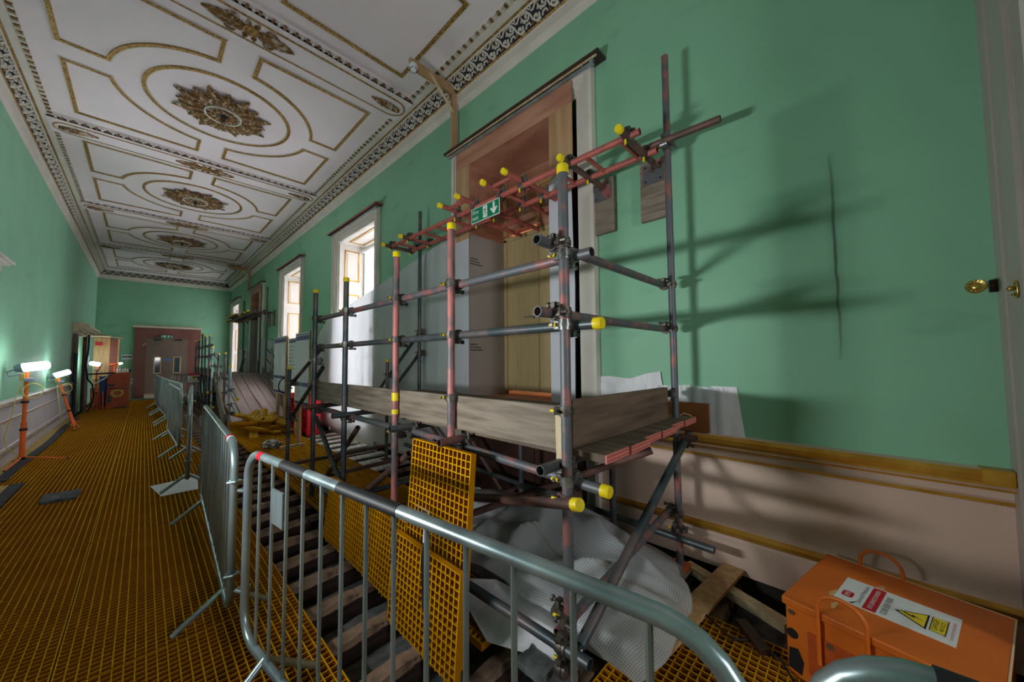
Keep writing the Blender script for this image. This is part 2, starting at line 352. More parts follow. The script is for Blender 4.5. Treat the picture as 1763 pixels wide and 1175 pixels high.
def upath(u, z):
    ul = u * 0.9
    return [Vector((XR - u, YB, z)), Vector((XR - u, YF - u, z)), Vector((XL + ul, YF - u, z)), Vector((XL + ul, YB, z))]
mb = MB()
prof = [(0, 4.915), (0.012, 4.92), (0.03, 4.955), (0.055, 4.97), (0.062, 5.07), (0.072, 5.075), (0.088, 5.092), (0.168, 5.25), (0.185, 5.258), (0.212, 5.262), (0.222, 5.25), (0.296, 5.252), (0.30, 5.272), (0.345, 5.272), (0.355, 5.30)]
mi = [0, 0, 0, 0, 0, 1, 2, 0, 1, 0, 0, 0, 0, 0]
mb.profile(prof, upath, mis=mi)
cor = struct('trim_1', mb, ['white_paint', 'gold', 'relief_dark'])
# carved scroll frieze of the cornice
ta = Vector((0.088, 5.092)); tb = Vector((0.168, 5.25)); tv = (tb - ta); TL = tv.length; tv.normalize(); nv = Vector((tv.y, -tv.x))
def fr_unit(mbx, place, seg=11):
    def P(s, t, h=0.006): q = ta + tv * t + nv * h; return place(s, q.x, q.y)
    def spiral(cs, ct, r0, sg, a0, turns=1.15):
        pts = []
        for k in range(seg + 1):
            f = k / seg; r = r0 * (1 - 0.78 * f); a = a0 + sg * 2 * PI * turns * f; pts.append(P(cs + r * math.cos(a), ct + r * math.sin(a)))
        return pts
    mbx.sweep(spiral(0.052, 0.055, 0.046, 1, PI * 0.9), 0.0105, 4, 0); mbx.sweep(spiral(0.165, 0.118, 0.044, -1, -PI * 0.1), 0.0105, 4, 0)
    mbx.sweep([P(0.0, 0.02), P(0.05, 0.012), P(0.10, 0.05), P(0.115, 0.10), P(0.165, 0.165), P(0.23, 0.16)], 0.012, 4, 0)
    mbx.sweep([P(0.0, 0.16), P(0.03, 0.165), P(0.07, 0.13), P(0.10, 0.135)], 0.010, 4, 0)
    mbx.sweep([P(0.21, 0.02), P(0.19, 0.05), P(0.15, 0.05), P(0.14, 0.02)], 0.010, 4, 0)
    mbx.sweep([P(0.02, 0.10), P(0.0, 0.13), P(0.012, 0.16)], 0.009, 4, 0); mbx.sweep([P(0.09, 0.17), P(0.115, 0.15), P(0.14, 0.172)], 0.008, 4, 0); mbx.sweep([P(0.20, 0.075), P(0.222, 0.09), P(0.224, 0.12)], 0.009, 4, 0); mbx.sweep([P(0.06, 0.055), P(0.045, 0.06)], 0.013, 4, 0); mbx.sweep([P(0.16, 0.118), P(0.175, 0.112)], 0.012, 4, 0)
    for k in range(5):                                       # gilded palmette
        a = PI * (0.2 + 0.15 * k); mbx.sweep([P(0.108, 0.008, 0.004), P(0.108 + 0.03 * math.cos(a), 0.008 + 0.04 * math.sin(a), 0.012)], lambda f: 0.004 + 0.004 * math.sin(PI * f), 4, 1)
    for k in range(3): mbx.sweep([P(0.225, 0.175, 0.004), P(0.225 - 0.02 * (k - 1), 0.135, 0.012)], 0.006, 4, 1)
mb = MB(); U = 0.23
n = int((YF - 0.1 - YB) / U)
for i in range(n):
    y0 = YB + 0.05 + i * U; sg = 5 if y0 > 12 else (8 if y0 > 7 else 12)
    fr_unit(mb, lambda s, u, z: Vector((XR - u, y0 + s, z)), sg)
    if y0 > 1.5: fr_unit(mb, lambda s, u, z: Vector((XL + u * 0.9, y0 + s, z)), sg)
for i in range(int((XR - XL - 0.2) / U)):
    x0 = XL + 0.12 + i * U; fr_unit(mb, lambda s, u, z: Vector((x0 + s, YF - u, z)), 5)
struct('trim_2', mb, ['relief_white', 'gilt_relief'], smooth=True, parent=cor)
# ceiling bays: lowered cross strips, dentils, gilded panel frames
CX, BC0, BL = 0.722, 6.7535, 4.148
BAYS = [BC0 + BL * k for k in range(-2, 4)]
FX0, FX1 = XL + 0.355 * 0.9, XR - 0.355
mb = MB(); dm = MB()
def dent(c, dx, dy, z, mi): dm.box((c[0] - dx / 2, c[1] - dy / 2, z - 0.022), (c[0] + dx / 2, c[1] + dy / 2, z), mi)
for bc in BAYS:
    s0, s1 = bc + 1.86, bc + 2.388
    if bc == BAYS[-1]: s1 = YF - 0.36
    mb.box((XL + 0.25, s0, 5.225), (XR - 0.28, s0 + .012, ZC)); mb.box((XL + 0.25, s0, 5.235), (XR - 0.28, s1, ZC))
    mb.box((FX0, s0 - 0.05, 5.262), (FX1, s0, ZC)); mb.box((FX0, s1, 5.262), (FX1, s1 + 0.05, ZC))
    k = 0; x = FX0 + 0.03
    while x < FX1:
        dent((x, s0 - 0.025), 0.028, 0.05, 5.262, k % 2); x += 0.058; k += 1
k = 0; y = YB
while y < YF - 0.4:
    dent((FX1 + 0.02, y), 0.045, 0.028, 5.274, k % 2); dent((FX0 - 0.02, y), 0.045, 0.028, 5.274, k % 2); y += 0.058; k += 1
x = FX0
while x < FX1: dent((x, YF - 0.33), 0.028, 0.045, 5.274, k % 2); x += 0.058; k += 1
struct('trim_3', mb, 'ceiling_paint'); struct('trim_4', dm, ['relief_white', 'gilt_relief'])
mb = MB()
def band(pts, z, w=0.057, h=0.016, closed=True):
    """flat gilded rope frame following pts on the ceiling, mitred, with an inner white bead"""
    P = [Vector((p[0], p[1], 0)) for p in pts]; m = len(P); N = []
    for i in range(m):
        a = (P[i] - P[i - 1]).normalized(); b = (P[(i + 1) % m] - P[i]).normalized(); na = Vector((-a.y, a.x, 0)); nb = Vector((-b.y, b.x, 0)); q = (na + nb)
        q = q.normalized() if q.length > 1e-5 else na; N.append(q / max(q.dot(na), 0.35))
    rows = []
    for off, zz in ((-w / 2, z), (-w / 2, z - h), (w * 0.22, z - h), (w * 0.22, z - h * .5), (w / 2, z - h * .7), (w / 2, z)):
        rows.append([mb.bm.verts.new((P[i] + N[i] * off).xy.to_3d() + Vector((0, 0, zz))) for i in range(m)])
    for r, q, mi in zip(rows, rows[1:], (0, 0, 0, 1, 1)): mb.skin(r, q, mi)
a_, b_, c_, d_, R_ = 1.5755 - .025, 0.15 + .025, 1.5956 - .025, 0.1634 + .025, 1.137 + .02
for bc in BAYS:
    for sx in (-1, 1):
        for sy in (-1, 1):
            ya = math.sqrt(R_ ** 2 - b_ ** 2); xa = math.sqrt(R_ ** 2 - d_ ** 2); a0 = math.atan2(ya, b_); a1 = math.atan2(d_, xa)
            pts = [(a_, d_), (a_, c_), (b_, c_)] + [(R_ * math.cos(a0 + (a1 - a0) * k / 20), R_ * math.sin(a0 + (a1 - a0) * k / 20)) for k in range(21)]
            pts = [(CX + sx * px, bc + sy * py) for px, py in pts]
            if sx * sy < 0: pts = pts[::-1]
            band(pts[::-1], ZC)
    band([(CX + 0.835 * math.cos(2 * PI * k / 64), bc + 0.835 * math.sin(2 * PI * k / 64)) for k in range(64)], ZC)
    sc_ = bc + 2.124
    st = [(2.42 + 0.17 * math.sin(PI * k / 8), sc_ - 0.17 * math.cos(PI * k / 8)) for k in range(9)] + [(-0.93 - 0.17 * math.sin(PI * k / 8), sc_ + 0.17 * math.cos(PI * k / 8)) for k in range(9)]
    if bc != BAYS[-1]: band(st, 5.235, 0.022, 0.012)
struct('trim_5', mb, ['gold', 'relief_white'])

def leaf(mb, c, ang, r0, r1, w, z, droop=0.03, lobes=5, seg=14, mi=0, yscale=1):
    d = Vector((math.cos(ang), math.sin(ang), 0)); s = Vector((-d.y, d.x, 0)); prev = None; c = Vector(c)
    for k in range(seg + 1):
        f = k / seg; r = r0 + (r1 - r0) * f; ww = w * (math.sin(PI * min(1, 0.08 + f * 0.92)) ** 0.8) * (0.62 + 0.38 * abs(math.cos(PI * lobes * f)))
        zz = z - droop * math.sin(PI * f * 0.9); m = c + d * r
        row = [mb.bm.verts.new(m - s * ww + Vector((0, 0, zz + 0.012))), mb.bm.verts.new(m - s * ww * .45 + Vector((0, 0, zz - 0.008))), mb.bm.verts.new(m + Vector((0, 0, zz))), mb.bm.verts.new(m + s * ww * .45 + Vector((0, 0, zz - 0.008))), mb.bm.verts.new(m + s * ww + Vector((0, 0, zz + 0.012)))]
        if prev:
            for i in range(4): mb.face([prev[i], row[i], row[i + 1], prev[i + 1]], mi)
        prev = row
RLAB = ['gilded leaf rosette on the ceiling above the barriers, largest in view and nearest', 'gilded leaf rosette on the ceiling, second one down the gallery', 'gilded leaf rosette on the ceiling, third one down the gallery', 'gilded leaf rosette on the ceiling closest to the far doors']
r0 = None
for i, bc in enumerate(BAYS[2:]):
    if r0 is None:
        r0 = thing('ceiling_rose', RLAB[0], 'ceiling rose', (CX, bc, ZC), 'gilded rosettes along the ceiling')
        mb = MB(); C0 = (CX, bc, ZC)
        for k in range(16): leaf(mb, C0, 2 * PI * k / 16, 0.18, 0.61 if k % 2 else 0.53, 0.078, -0.02, 0.03, 9, 30)
        for k in range(32): leaf(mb, C0, 2 * PI * (k + .5) / 32, 0.34, 0.50, 0.026, -0.03, 0.025, 3, 10)
        for k in range(16): leaf(mb, C0, 2 * PI * (k + .5) / 16, 0.22, 0.44, 0.05, -0.045, 0.03, 6, 20)
        for k in range(16):
            a = 2 * PI * (k + .5) / 16; mb.sweep([(CX + (0.42 + 0.05 * math.cos(t)) * math.cos(a + 0.1 * math.sin(t)), bc + (0.42 + 0.05 * math.cos(t)) * math.sin(a + 0.1 * math.sin(t)), ZC - 0.05) for t in [j * PI / 5 for j in range(10)]], 0.009, 4, 0)
        obj('leaf_star', mb, 'gilt_relief', r0)
        mb = MB()
        for k in range(12): leaf(mb, C0, 2 * PI * k / 12, 0.06, 0.20, 0.045, -0.06, 0.03, 3)
        m2 = MB(); m2.lathe((CX, bc, ZC), (0, 0, -1), [(0.225, 0), (0.225, 0.075), (0.212, 0.085), (0.20, 0.075), (0.195, 0.04), (0.0, 0.04)], 40); obj('white_ring', m2, 'relief_white', r0)
        for k in range(20): a = 2 * PI * k / 20; mb.sphere((CX + 0.207 * math.cos(a), bc + 0.207 * math.sin(a), ZC - 0.058), 0.012, 6)
        obj('centre_boss', mb, 'gilt_relief', r0)
        mb = MB(); mb.lathe((CX, bc, ZC - 0.03), (0, 0, -1), [(0.05, 0), (0.055, 0.03), (0.025, 0.05), (0.035, 0.07), (0.02, 0.10), (0.012, 0.13)], 14); mb.sweep([(CX + 0.02 * math.sin(t), bc, ZC - 0.175 + 0.02 * math.cos(t)) for t in [j * PI / 6 for j in range(11)]], 0.005, 6)
        obj('chandelier_hook', mb, 'mahogany', r0)
    else: copy_tree(r0, loc=(CX, bc, ZC), label=RLAB[i])
copy_tree(r0, loc=(CX, BAYS[1], ZC), label='gilded leaf rosette on the ceiling above the orange transformer')
# ornaments on the cross strips
SLAB = ['above the portal bracket', 'between the first and second rosettes', 'between the second and third rosettes', 'between the third and fourth rosettes']
proto = [None, None, None]
for i, bc in enumerate(BAYS[1:5]):
    sc_ = bc + 2.124; Z0 = 5.235
    if proto[0] is None:
        mb = MB()
        for sx in (-1, 1):
            for w_, l0, l1, zz in ((0.10, 0.05, 0.43, -0.006), (0.05, 0.16, 0.40, -0.016)): leaf(mb, (CX, sc_, Z0), 0 if sx > 0 else PI, l0, l1, w_, zz, 0.02, 6, 18)
            for sy in (-1, 1):
                mb.sweep([(CX + sx * (0.17 + 0.06 * math.cos(t) * (1 - t / 9)), sc_ + sy * (0.085 + 0.055 * math.sin(t) * (1 - t / 9)), Z0 - 0.012) for t in [j * 0.5 for j in range(14)]], 0.011, 5)
        for k in range(8): leaf(mb, (CX, sc_, Z0), 2 * PI * (k + .5) / 8, 0.07, 0.15, 0.03, -0.008, 0.015, 2, 8)
        obj_ = thing('ceiling_ornament', '', 'ceiling ornament', (CX, sc_, Z0), 'gilded centre ornaments on the ceiling strips'); obj('scroll_work', mb, 'gilt_relief', obj_)
        mb = MB(); mb.lathe((CX, sc_, Z0), (0, 0, -1), [(0.075, 0), (0.075, 0.02), (0.06, 0.028), (0.05, 0.02), (0.02, 0.02), (0.012, 0.03), (0, 0.03)], 24); obj('centre_disc', mb, 'gold', obj_)
        proto[0] = obj_; obj_['label'] = 'gilded scroll and leaf ornament at the ceiling strip ' + SLAB[i]
        for q, (xe, dr) in enumerate(((2.53, PI), (-1.05, 0))):
            mb = MB()
            for w_, l1, zz in ((0.085, 0.42, -0.006), (0.055, 0.30, -0.018), (0.03, 0.2, -0.026)): leaf(mb, (xe, sc_, Z0), dr, 0.0, l1, w_, zz, 0.02, 7, 20)
            e = obj('ceiling_ornament', mb, 'gilt_relief'); tag(e, 'gilded leaf at the %s end of the ceiling strip %s' % (('window-wall', 'left-wall')[q], SLAB[i]), 'ceiling ornament', 'gilded end leaves on the ceiling strips'); proto[q + 1] = e
    else:
        copy_tree(proto[0], loc=(CX, sc_, Z0), label='gilded scroll and leaf ornament at the ceiling strip ' + SLAB[i])
        for q in (1, 2):
            l = proto[q].location; copy_tree(proto[q], loc=(l.x, sc_, l.z), label='gilded leaf at the %s end of the ceiling strip %s' % (('', 'window-wall', 'left-wall')[q], SLAB[i]))

# dado of the right wall (panelling tinted with warm light with gilded mouldings), split round the openings
def dado(side, y0, y1, blocks=True):
    X = XR if side > 0 else XL
    f = lambda u, z: [Vector((X - side * u, y0, z)), Vector((X - side * u, y1, z))]
    m1 = MB()
    prof = [(0.0, 0.02), (0.035, 0.02), (0.035, 0.24), (0.028, 0.255), (0.05, 0.27), (0.055, 0.295), (0.03, 0.315), (0.012, 0.32), (0.012, 0.775), (0.03, 0.782), (0.03, 0.80), (0.014, 0.808), (0.014, 0.845), (0.05, 0.85), (0.055, 0.862), (0.04, 0.87), (0.04, 0.885), (0.075, 0.895), (0.082, 0.925), (0.06, 0.945), (0.0, 0.95)]
    g = 1 if side > 0 else 0
    mis = [0, 0, 0, g, g, g, 0, 0, 0, 1, 0, 0, g, g, 0, g, g, g, g, 0]
    if side < 0:
        prof = [(0, 0), (.035, 0), (.035, .14), (.05, .15), (.05, .21), (.03, .235), (.012, .24), (.012, .615), (.022, .62), (.022, .645), (.012, .65), (.012, .85), (.045, .86), (.07, .88), (.075, .93), (.05, .95), (0, .955)]
        mis = [0, 0, 2, 2, 2, 0, 0, 0, 1, 0, 0, 0, 2, 2, 2, 0]
    m1.profile(prof, f, mis=mis); return m1
for i, (y0, y1) in enumerate([(-0.54, 1.64), (3.80, 6.04), (8.20, 10.44), (12.6, 14.84), (17.0, 19.24), (21.4, YF)]):
    struct('baseboard_right', dado(1, y0, y1), ['dado_warm_lit', 'gold_smooth'])
struct('baseboard_left', dado(-1, YB, 16.3), ['left_dado', 'gold_smooth', 'rail_tan'])
mb = MB(); mb.box((2.80, -0.535, 0.885), (2.886, -0.44, 0.955)); struct('trim_6', mb, 'gold_smooth')
mb = MB(); mb.box((XR - 0.004, YB, -.6), (XR, 1.64, .02)); mb.box((XR - .004, 3.80, -.6), (XR, 6.04, .02)); mb.box((XR - .004, 8.2, -.6), (XR, 10.44, .02)); mb.box((XR - .004, 12.6, -.6), (XR, 19.24, .02)); struct('trim_13', mb, 'dark_void')  # dark strip painting in the shaded gap below the dado
mb = MB()
for k in (1, 2, 4): mb.box((XR - .03, PC + PITCH * k - 1.08, -.6), (XR, PC + PITCH * k + 1.08, .32))
struct('trim_14', mb, 'white_paint')
mb = MB()                                                    # white jamb that closes the right of the view, a step along its edge
mb.box((2.47, -0.66, -0.1), (2.886, -0.54, 4.6)); mb.box((2.36, -0.70, -0.1), (2.478, -0.545, 4.6)); mb.box((2.478, -0.69, -0.1), (2.50, -0.528, 4.6))
struct('trim_7', mb, 'jamb_grey')

# ------------------------------------------------------------------ openings in the right wall
def architrave(c, parent=None, name='trim_8', z0=0.0):
    m1 = MB(); o_, i_, t_ = 1.08, HW, 4.27
    for u0, u1, d in ((0.0, 0.035, 0.075), (0.035, 0.10, 0.045), (0.10, 0.15, 0.03), (0.15, 0.20, 0.018)):
        for s in (-1, 1): m1.box((XR - d, min(c + s * (o_ - u0), c + s * (o_ - u1)), z0), (XR, max(c + s * (o_ - u0), c + s * (o_ - u1)), t_ - u1))
        m1.box((XR - d, c - o_ + u0, t_ - u1), (XR, c + o_ - u0, t_ - u0))
    return struct(name, m1, 'white_paint', parent=parent)
HOODL = {PC: 'dark timber hood board over the boarded doorway, nearest', PC + PITCH: 'red-brown hood board over the nearest window', PC + 2 * PITCH: 'red-brown hood board over the second window', PC + 3 * PITCH: 'dark hood board over the far doorway', PC + 4 * PITCH: 'red-brown hood board over the farthest window'}
def hood(c, m_):
    t = thing('hood_board', HOODL[c], 'hood board', (XR, c, 4.3), 'hood boards over the openings')
    m1 = MB(); m1.box((XR - 0.15, c - 1.20, 4.275), (XR, c + 1.16, 4.30)); obj('board', m1, m_, t)
    m1 = MB(); m1.box((XR - 0.13, c - 1.17, 4.262), (XR - 0.115, c + 1.13, 4.275)); m1.box((XR - 0.145, c - 1.18, 4.30), (XR, c + 1.14, 4.307)); obj('edge_lining', m1, 'pale_timber' if m_ == 'mahogany' else 'black', t)
    m1 = MB(); m1.box((XR - 0.112, c - 1.10, 4.225), (XR - 0.086, c + 1.12, 4.25)); m1.box((XR - 0.12, c - 1.13, 4.215), (XR - 0.08, c - 1.09, 4.27)); m1.cyl((XR - 0.10, c - 1.0, 4.24), (XR - 0.10, c - 1.0, 4.275), 0.008); obj('curtain_track', m1, 'galvanised', t)
def window(c, i):
    w = architrave(c, name='window_%d' % i)
    m1 = MB(); xg = XR + 0.60                                # sash frame and glazing bars
    for a, b in ((c - HW, c - HW + 0.09), (c + HW - 0.09, c + HW)): m1.box((xg - 0.04, a, 0.3), (xg + 0.04, b, TOPZ))
    for a, b in ((0.3, 0.42), (2.15, 2.22), (TOPZ - 0.1, TOPZ)): m1.box((xg - 0.04, c - HW, a), (xg + 0.04, c + HW, b))
    for k in (-1, 0, 1): m1.box((xg - 0.015, c + k * 0.42 - 0.012, 0.4), (xg + 0.015, c + k * 0.42 + 0.012, TOPZ))
    for k in range(1, 6): m1.box((xg - 0.015, c - HW, 0.4 + k * 0.6), (xg + 0.015, c + HW, 0.425 + k * 0.6))
    struct('window_frame', m1, 'white_paint', parent=w)
    m1 = MB(); m1.box((xg - 0.004, c - HW + 0.05, 0.36), (xg + 0.002, c + HW - 0.05, TOPZ - 0.06)); struct('pane', m1, 'glass', parent=w)
    m1 = MB()                                                # splayed white shutters with gilded panels
    def framed(M, x0, z0, x1, z1):
        for q in ((x0, z0, x1, z0 + .022), (x0, z1 - .022, x1, z1), (x0, z0, x0 + .022, z1), (x1 - .022, z0, x1, z1)): m1.box((q[0], q[1], 0), (q[2], q[3], 0.014), 1, M)
        m1.box((x0 + 0.05, z0 + .05, 0), (x1 - .05, z1 - .05, .008), 0, M)
    for s in (-1, 1):
        m1.box((XR + 0.01, min(c + s * HW, c + s * (HW - 0.03)), 0.3), (XR + 0.53, max(c + s * HW, c + s * (HW - 0.03)), TOPZ), 0)
        M = frame_M((XR + 0.02, c + s * (HW - 0.03), 0), (1, 0, 0), (0, 0, 1)) if s > 0 else frame_M((XR + 0.50, c - HW + 0.03, 0), (-1, 0, 0), (0, 0, 1))
        framed(M, 0.10, 3.26, 0.42, 3.94); framed(M, 0.10, 2.0, 0.42, 2.96); framed(M, 0.10, 0.5, 0.42, 1.8)
    m1.box((XR + 0.01, c - HW, TOPZ - 0.03), (XR + 0.53, c + HW, TOPZ), 0)
    framed(frame_M((XR + 0.02, c - HW, TOPZ - 0.03), (1, 0, 0), (0, -1, 0)), 0.10, -1.5, 0.42, -0.25)
    struct('shutter_panel', m1, ['white_paint', 'gold_smooth'], parent=w)
    t = thing('roller_blind', 'white roller blind drawn down in the %s window' % ('nearest', 'second', 'farthest')[i - 1], 'blind', (XR + 0.55, c, TOPZ), 'white roller blinds in the windows')
    m1 = MB(); m1.cyl((XR + 0.50, c - HW + 0.04, 3.98), (XR + 0.50, c + HW - 0.04, 3.98), 0.04); obj('roller', m1, 'white_plastic', t)
    m1 = MB(); rows = [[m1.bm.verts.new((XR + 0.535 + 0.008 * math.sin(k * 1.9), c - HW + 0.05 + k * (2 * HW - 0.1) / 24, z)) for k in range(25)] for z in (3.98, 0.5)]
    for k in range(24): m1.face([rows[0][k], rows[0][k + 1], rows[1][k + 1], rows[1][k]])
    obj('fabric', m1, 'blind', t); hood(c, 'red_board')
for i, c in enumerate([PC + PITCH, PC + 2 * PITCH, PC + 4 * PITCH]): window(c, i + 1)

def portal(c, i, lab):
    architrave(c, name='trim_%d' % (8 + i)); hood(c, 'mahogany')
    t = thing('plywood_portal', lab, 'door lining', (XR, c, 1.0))
    F = XR - 0.078; y0, y1 = c - 0.585, c + 0.705; ZH = 4.00; XD = XR + 0.566   # lined opening, boards planted on the old casing
    yr, yl = c - 0.86, c + 0.975
    m1 = MB(); m1.box((F, yr, ZH), (F + 0.018, yl, 4.235)); obj('header_board', m1, 'ply_red', t)
    m1 = MB(); m1.box((F - 0.003, yr, 3.2), (F + 0.015, y0, ZH)); obj('jamb_board', m1, 'ply_yellow', t)
    m1 = MB(); m1.box((F - 0.003, y1, 3.03), (F + 0.015, yl, ZH)); obj('jamb_board', m1, 'ply_yellow', t)
    m1 = MB(); m1.box((F + 0.015, y0, ZH), (XD + .02, y1, ZH + 0.02)); obj('soffit_board', m1, 'ply_red', t)
    for s, yy in ((-1, y0), (1, y1)):
        m1 = MB(); m1.box((F + 0.015, min(yy, yy + s * .018), 3.1), (XD + .02, max(yy, yy + s * .018), ZH)); obj('side_lining', m1, 'ply_red', t)
        m1 = MB(); m1.box((F + 0.008, min(yy, yy + s * .018), 1.03), (XD + .02, max(yy, yy + s * .018), 3.1)); o2 = obj('side_lining', m1, 'board_greybrown', t)
        if s > 0 and i == 1:                                   # rows of small print too fine to read
            m1 = MB(); M = frame_M((F, y1 - 0.002, 0), (1, 0, 0), (0, 0, 1))
            for zt in (2.78, 1.68):
                for r, l in enumerate((0.13, 0.17, 0.21)):
                    x = 0.022
                    while x < l: w_ = random.uniform(.012, .03); quad(m1, M, x, zt - r * .035, x + w_, zt - r * .035 + .014); x += w_ + .007
            obj('print', m1, 'black', o2, smooth=False)
    m1 = MB(); m1.box((F - 0.012, y1 - 0.005, 1.0), (F - 0.003, yl - .01, 3.03)); obj('protection_board', m1, 'board_white', t)
    m1 = MB(); m1.prism([(F - 0.012, y0 + .005, 1.0), (F - 0.012, y0 + 0.005, 3.28), (F - 0.012, y0 - 0.10, 3.33), (F - 0.012, y0 - 0.265, 3.33), (F - 0.012, y0 - 0.275, 2.6), (F - 0.012, y0 - 0.29, 2.2), (F - 0.012, y0 - 0.27, 1.0)], (0.009, 0, 0)); obj('protection_board', m1, 'board_white', t)
    m1 = MB(); m1.box((F + 0.02, y0, 1.0), (XR + 0.7, y1, 1.03)); obj('threshold_board', m1, 'ply_red', t)
    m1 = MB()                                                  # framing over the doors, with a slot left open
    m1.box((XD, y0, 3.17), (XD + 0.05, c + 0.12, 3.25)); m1.box((XD, c + 0.60, 3.17), (XD + 0.05, y1, 3.25)); m1.box((XD, y0, 3.25), (XD + 0.02, y1, ZH)); obj('transom_panel', m1, 'ply_red', t)
    m1 = MB(); m1.box((XD - 0.03, y0, 3.72), (XD, y1, 3.79)); m1.box((XD - 0.03, y1 - 0.07, 3.2), (XD, y1, ZH)); m1.box((XD - 0.03, c + .05, 3.27), (XD, c + .12, 3.72)); obj('batten', m1, 'pine', t)
    m1 = MB(); m1.box((XD + .03, c - HW, .96), (XD + .06, y0, TOPZ)); m1.box((XD + .03, y1, .96), (XD + .06, c + HW, TOPZ)); m1.box((XD + .03, y0, ZH), (XD + .06, y1, TOPZ)); m1.box((XR + .01, c - HW + .002, .96), (XD + .03, c - HW + .012, TOPZ)); m1.box((XR + .01, c + HW - .012, .96), (XD + .03, c + HW - .002, TOPZ)); obj('gap_light_stop', m1, 'black', t)  # added black panels: stop lobby light and keep the gap dark
    m1 = MB(); m1.box((XR - .02, c - HW - .18, -.2), (XR - .002, c + HW + .18, .99)); m1.box((XR - .035, c - .3, .10), (XR - .02, c - .2, .99)); m1.box((XR - .035, c + .6, .10), (XR - .02, c + .7, .99)); obj('apron_board', m1, 'mahogany', t)
    return y0, y1, XD
y0, y1, XD = portal(PC, 1, 'plywood-lined doorway boarding with white protection boards behind the nearer scaffold')
d = MB(); d.box((XD - 0.02, y0, 3.12), (XD + 0.05, y1, 3.17)); d.box((XD - 0.02, y1 - 0.05, 1.06), (XD + 0.05, y1, 3.15)); d.box((XD - 0.02, y0, 1.06), (XD + 0.05, y0 + 0.05, 3.15)); dd = struct('door_1', d, 'beech')
d = MB(); d.box((XD, 2.825, 1.08), (XD + 0.045, y1 - 0.05, 3.12)); lf = struct('door_leaf', d, 'beech', parent=dd)
d = MB(); d.box((XD, y0 + 0.05, 1.08), (XD + 0.045, 2.815, 3.12)); struct('door_leaf', d, 'beech', parent=dd)
d = MB(); d.cyl((XD, 2.90, 2.04), (XD - 0.055, 2.90, 2.04), 0.012); d.cyl((XD, 2.90, 2.04), (XD - 0.008, 2.90, 2.04), 0.026); d.cyl((XD - 0.052, 2.895, 2.04), (XD - 0.052, 3.03, 2.04), 0.009); d.cyl((XD, 2.90, 1.91), (XD - 0.01, 2.90, 1.91), 0.014); struct('door_handle', d, 'chrome', smooth=True, parent=dd)
# lobby behind the doors, lit by a warm lamp that shows through the slot and under the leaves
mb = MB(); X0 = XR + WT + 0.02
mb.box((X0, 1.5, 0.8), (X0 + 1.6, 4.0, 0.9)); mb.box((X0, 1.5, 3.9), (X0 + 1.6, 4.0, 4.0)); mb.box((X0 + 1.6, 1.5, 0.8), (X0 + 1.7, 4.0, 4.0)); mb.box((X0, 1.4, 0.8), (X0 + 1.6, 1.5, 4.0)); mb.box((X0, 4.0, 0.8), (X0 + 1.6, 4.1, 4.0)); struct('wall_lobby', mb, 'board_white')
l = bpy.data.lights.new('lobby_lamp', 'POINT'); l.energy = 28; l.color = (1.0, 0.36, 0.12); l.shadow_soft_size = 0.12; lo = bpy.data.objects.new('lobby_lamp', l); COL.objects.link(lo); lo.location = (X0 + 0.8, 3.1, 3.0)
portal(PC + 3 * PITCH, 2, 'plywood-lined doorway boarding at the top of the far ramp')
mb = MB(); c = PC + 3 * PITCH; mb.box((XR + 0.60, c - 0.6, 1.0), (XR + 0.65, c + 0.75, 3.3)); struct('door_2', mb, 'board_greybrown')

# far wall: boarded portal with double doors
mb = MB(); f = YF
mb.box((-0.31, f - 0.06, -0.05), (0.065, f, 2.98)); mb.box((1.375, f - 0.06, -0.05), (1.80, f, 2.98)); mb.box((0.065, f - 0.06, 2.52), (1.375, f, 2.98)); struct('door_3', mb, 'brown_portal'); D3 = COL.objects['door_3']
mb = MB(); mb.box((-0.36, f - 0.16, 2.96), (1.84, f, 3.03)); struct('door_cornice', mb, 'white_paint', parent=D3)
mb = MB(); mb.box((-0.36, f - 0.165, 3.03), (1.84, f, 3.05)); struct('door_cornice_edge', mb, 'gold_smooth', parent=D3)
for a, b, gx0, gx1, hx in ((0.065, 0.7195, 0.30, 0.535, 0.645), (0.7205, 1.375, 0.91, 1.16, 0.775)):
    mb = MB(); mb.box((a, f - 0.05, 0.12), (gx0, f - 0.01, 2.51)); mb.box((gx1, f - 0.05, 0.12), (b, f - 0.01, 2.51)); mb.box((gx0, f - 0.05, 0.12), (gx1, f - 0.01, 0.98)); mb.box((gx0, f - 0.05, 1.71), (gx1, f - 0.01, 2.51)); lf = struct('door_leaf', mb, 'taupe_door', parent=D3)
    mb = MB(); w_ = 0.035
    for q in ((gx0, 0.98, gx1, 0.98 + w_), (gx0, 1.71 - w_, gx1, 1.71), (gx0, 0.98, gx0 + w_, 1.71), (gx1 - w_, 0.98, gx1, 1.71)): mb.box((q[0], f - 0.062, q[1]), (q[2], f - 0.05, q[3]))
    struct('glazing_bead', mb, 'pale_timber', parent=D3)
    mb = MB(); mb.box((gx0, f - 0.035, 0.98), (gx1, f - 0.03, 1.71)); struct('pane', mb, 'glass_dark', parent=D3)
    mb = MB(); mb.sweep([(hx, f - 0.05, 1.02), (hx, f - 0.10, 1.04), (hx, f - 0.10, 1.36), (hx, f - 0.05, 1.38)], 0.016, 8); struct('door_handle', mb, 'chrome', smooth=True, parent=D3)
    mb = MB(); mb.cyl((hx, f - 0.05, 1.58), (hx, f - 0.056, 1.58), 0.05, n=20); struct('blue_door_disc', mb, 'blue_sign', smooth=True, parent=D3)
    mb = MB(); mb.box((a + 0.2, f - 0.10, 2.42), (a + 0.45, f - 0.05, 2.49)); struct('door_closer', mb, 'black_rubber', parent=D3)
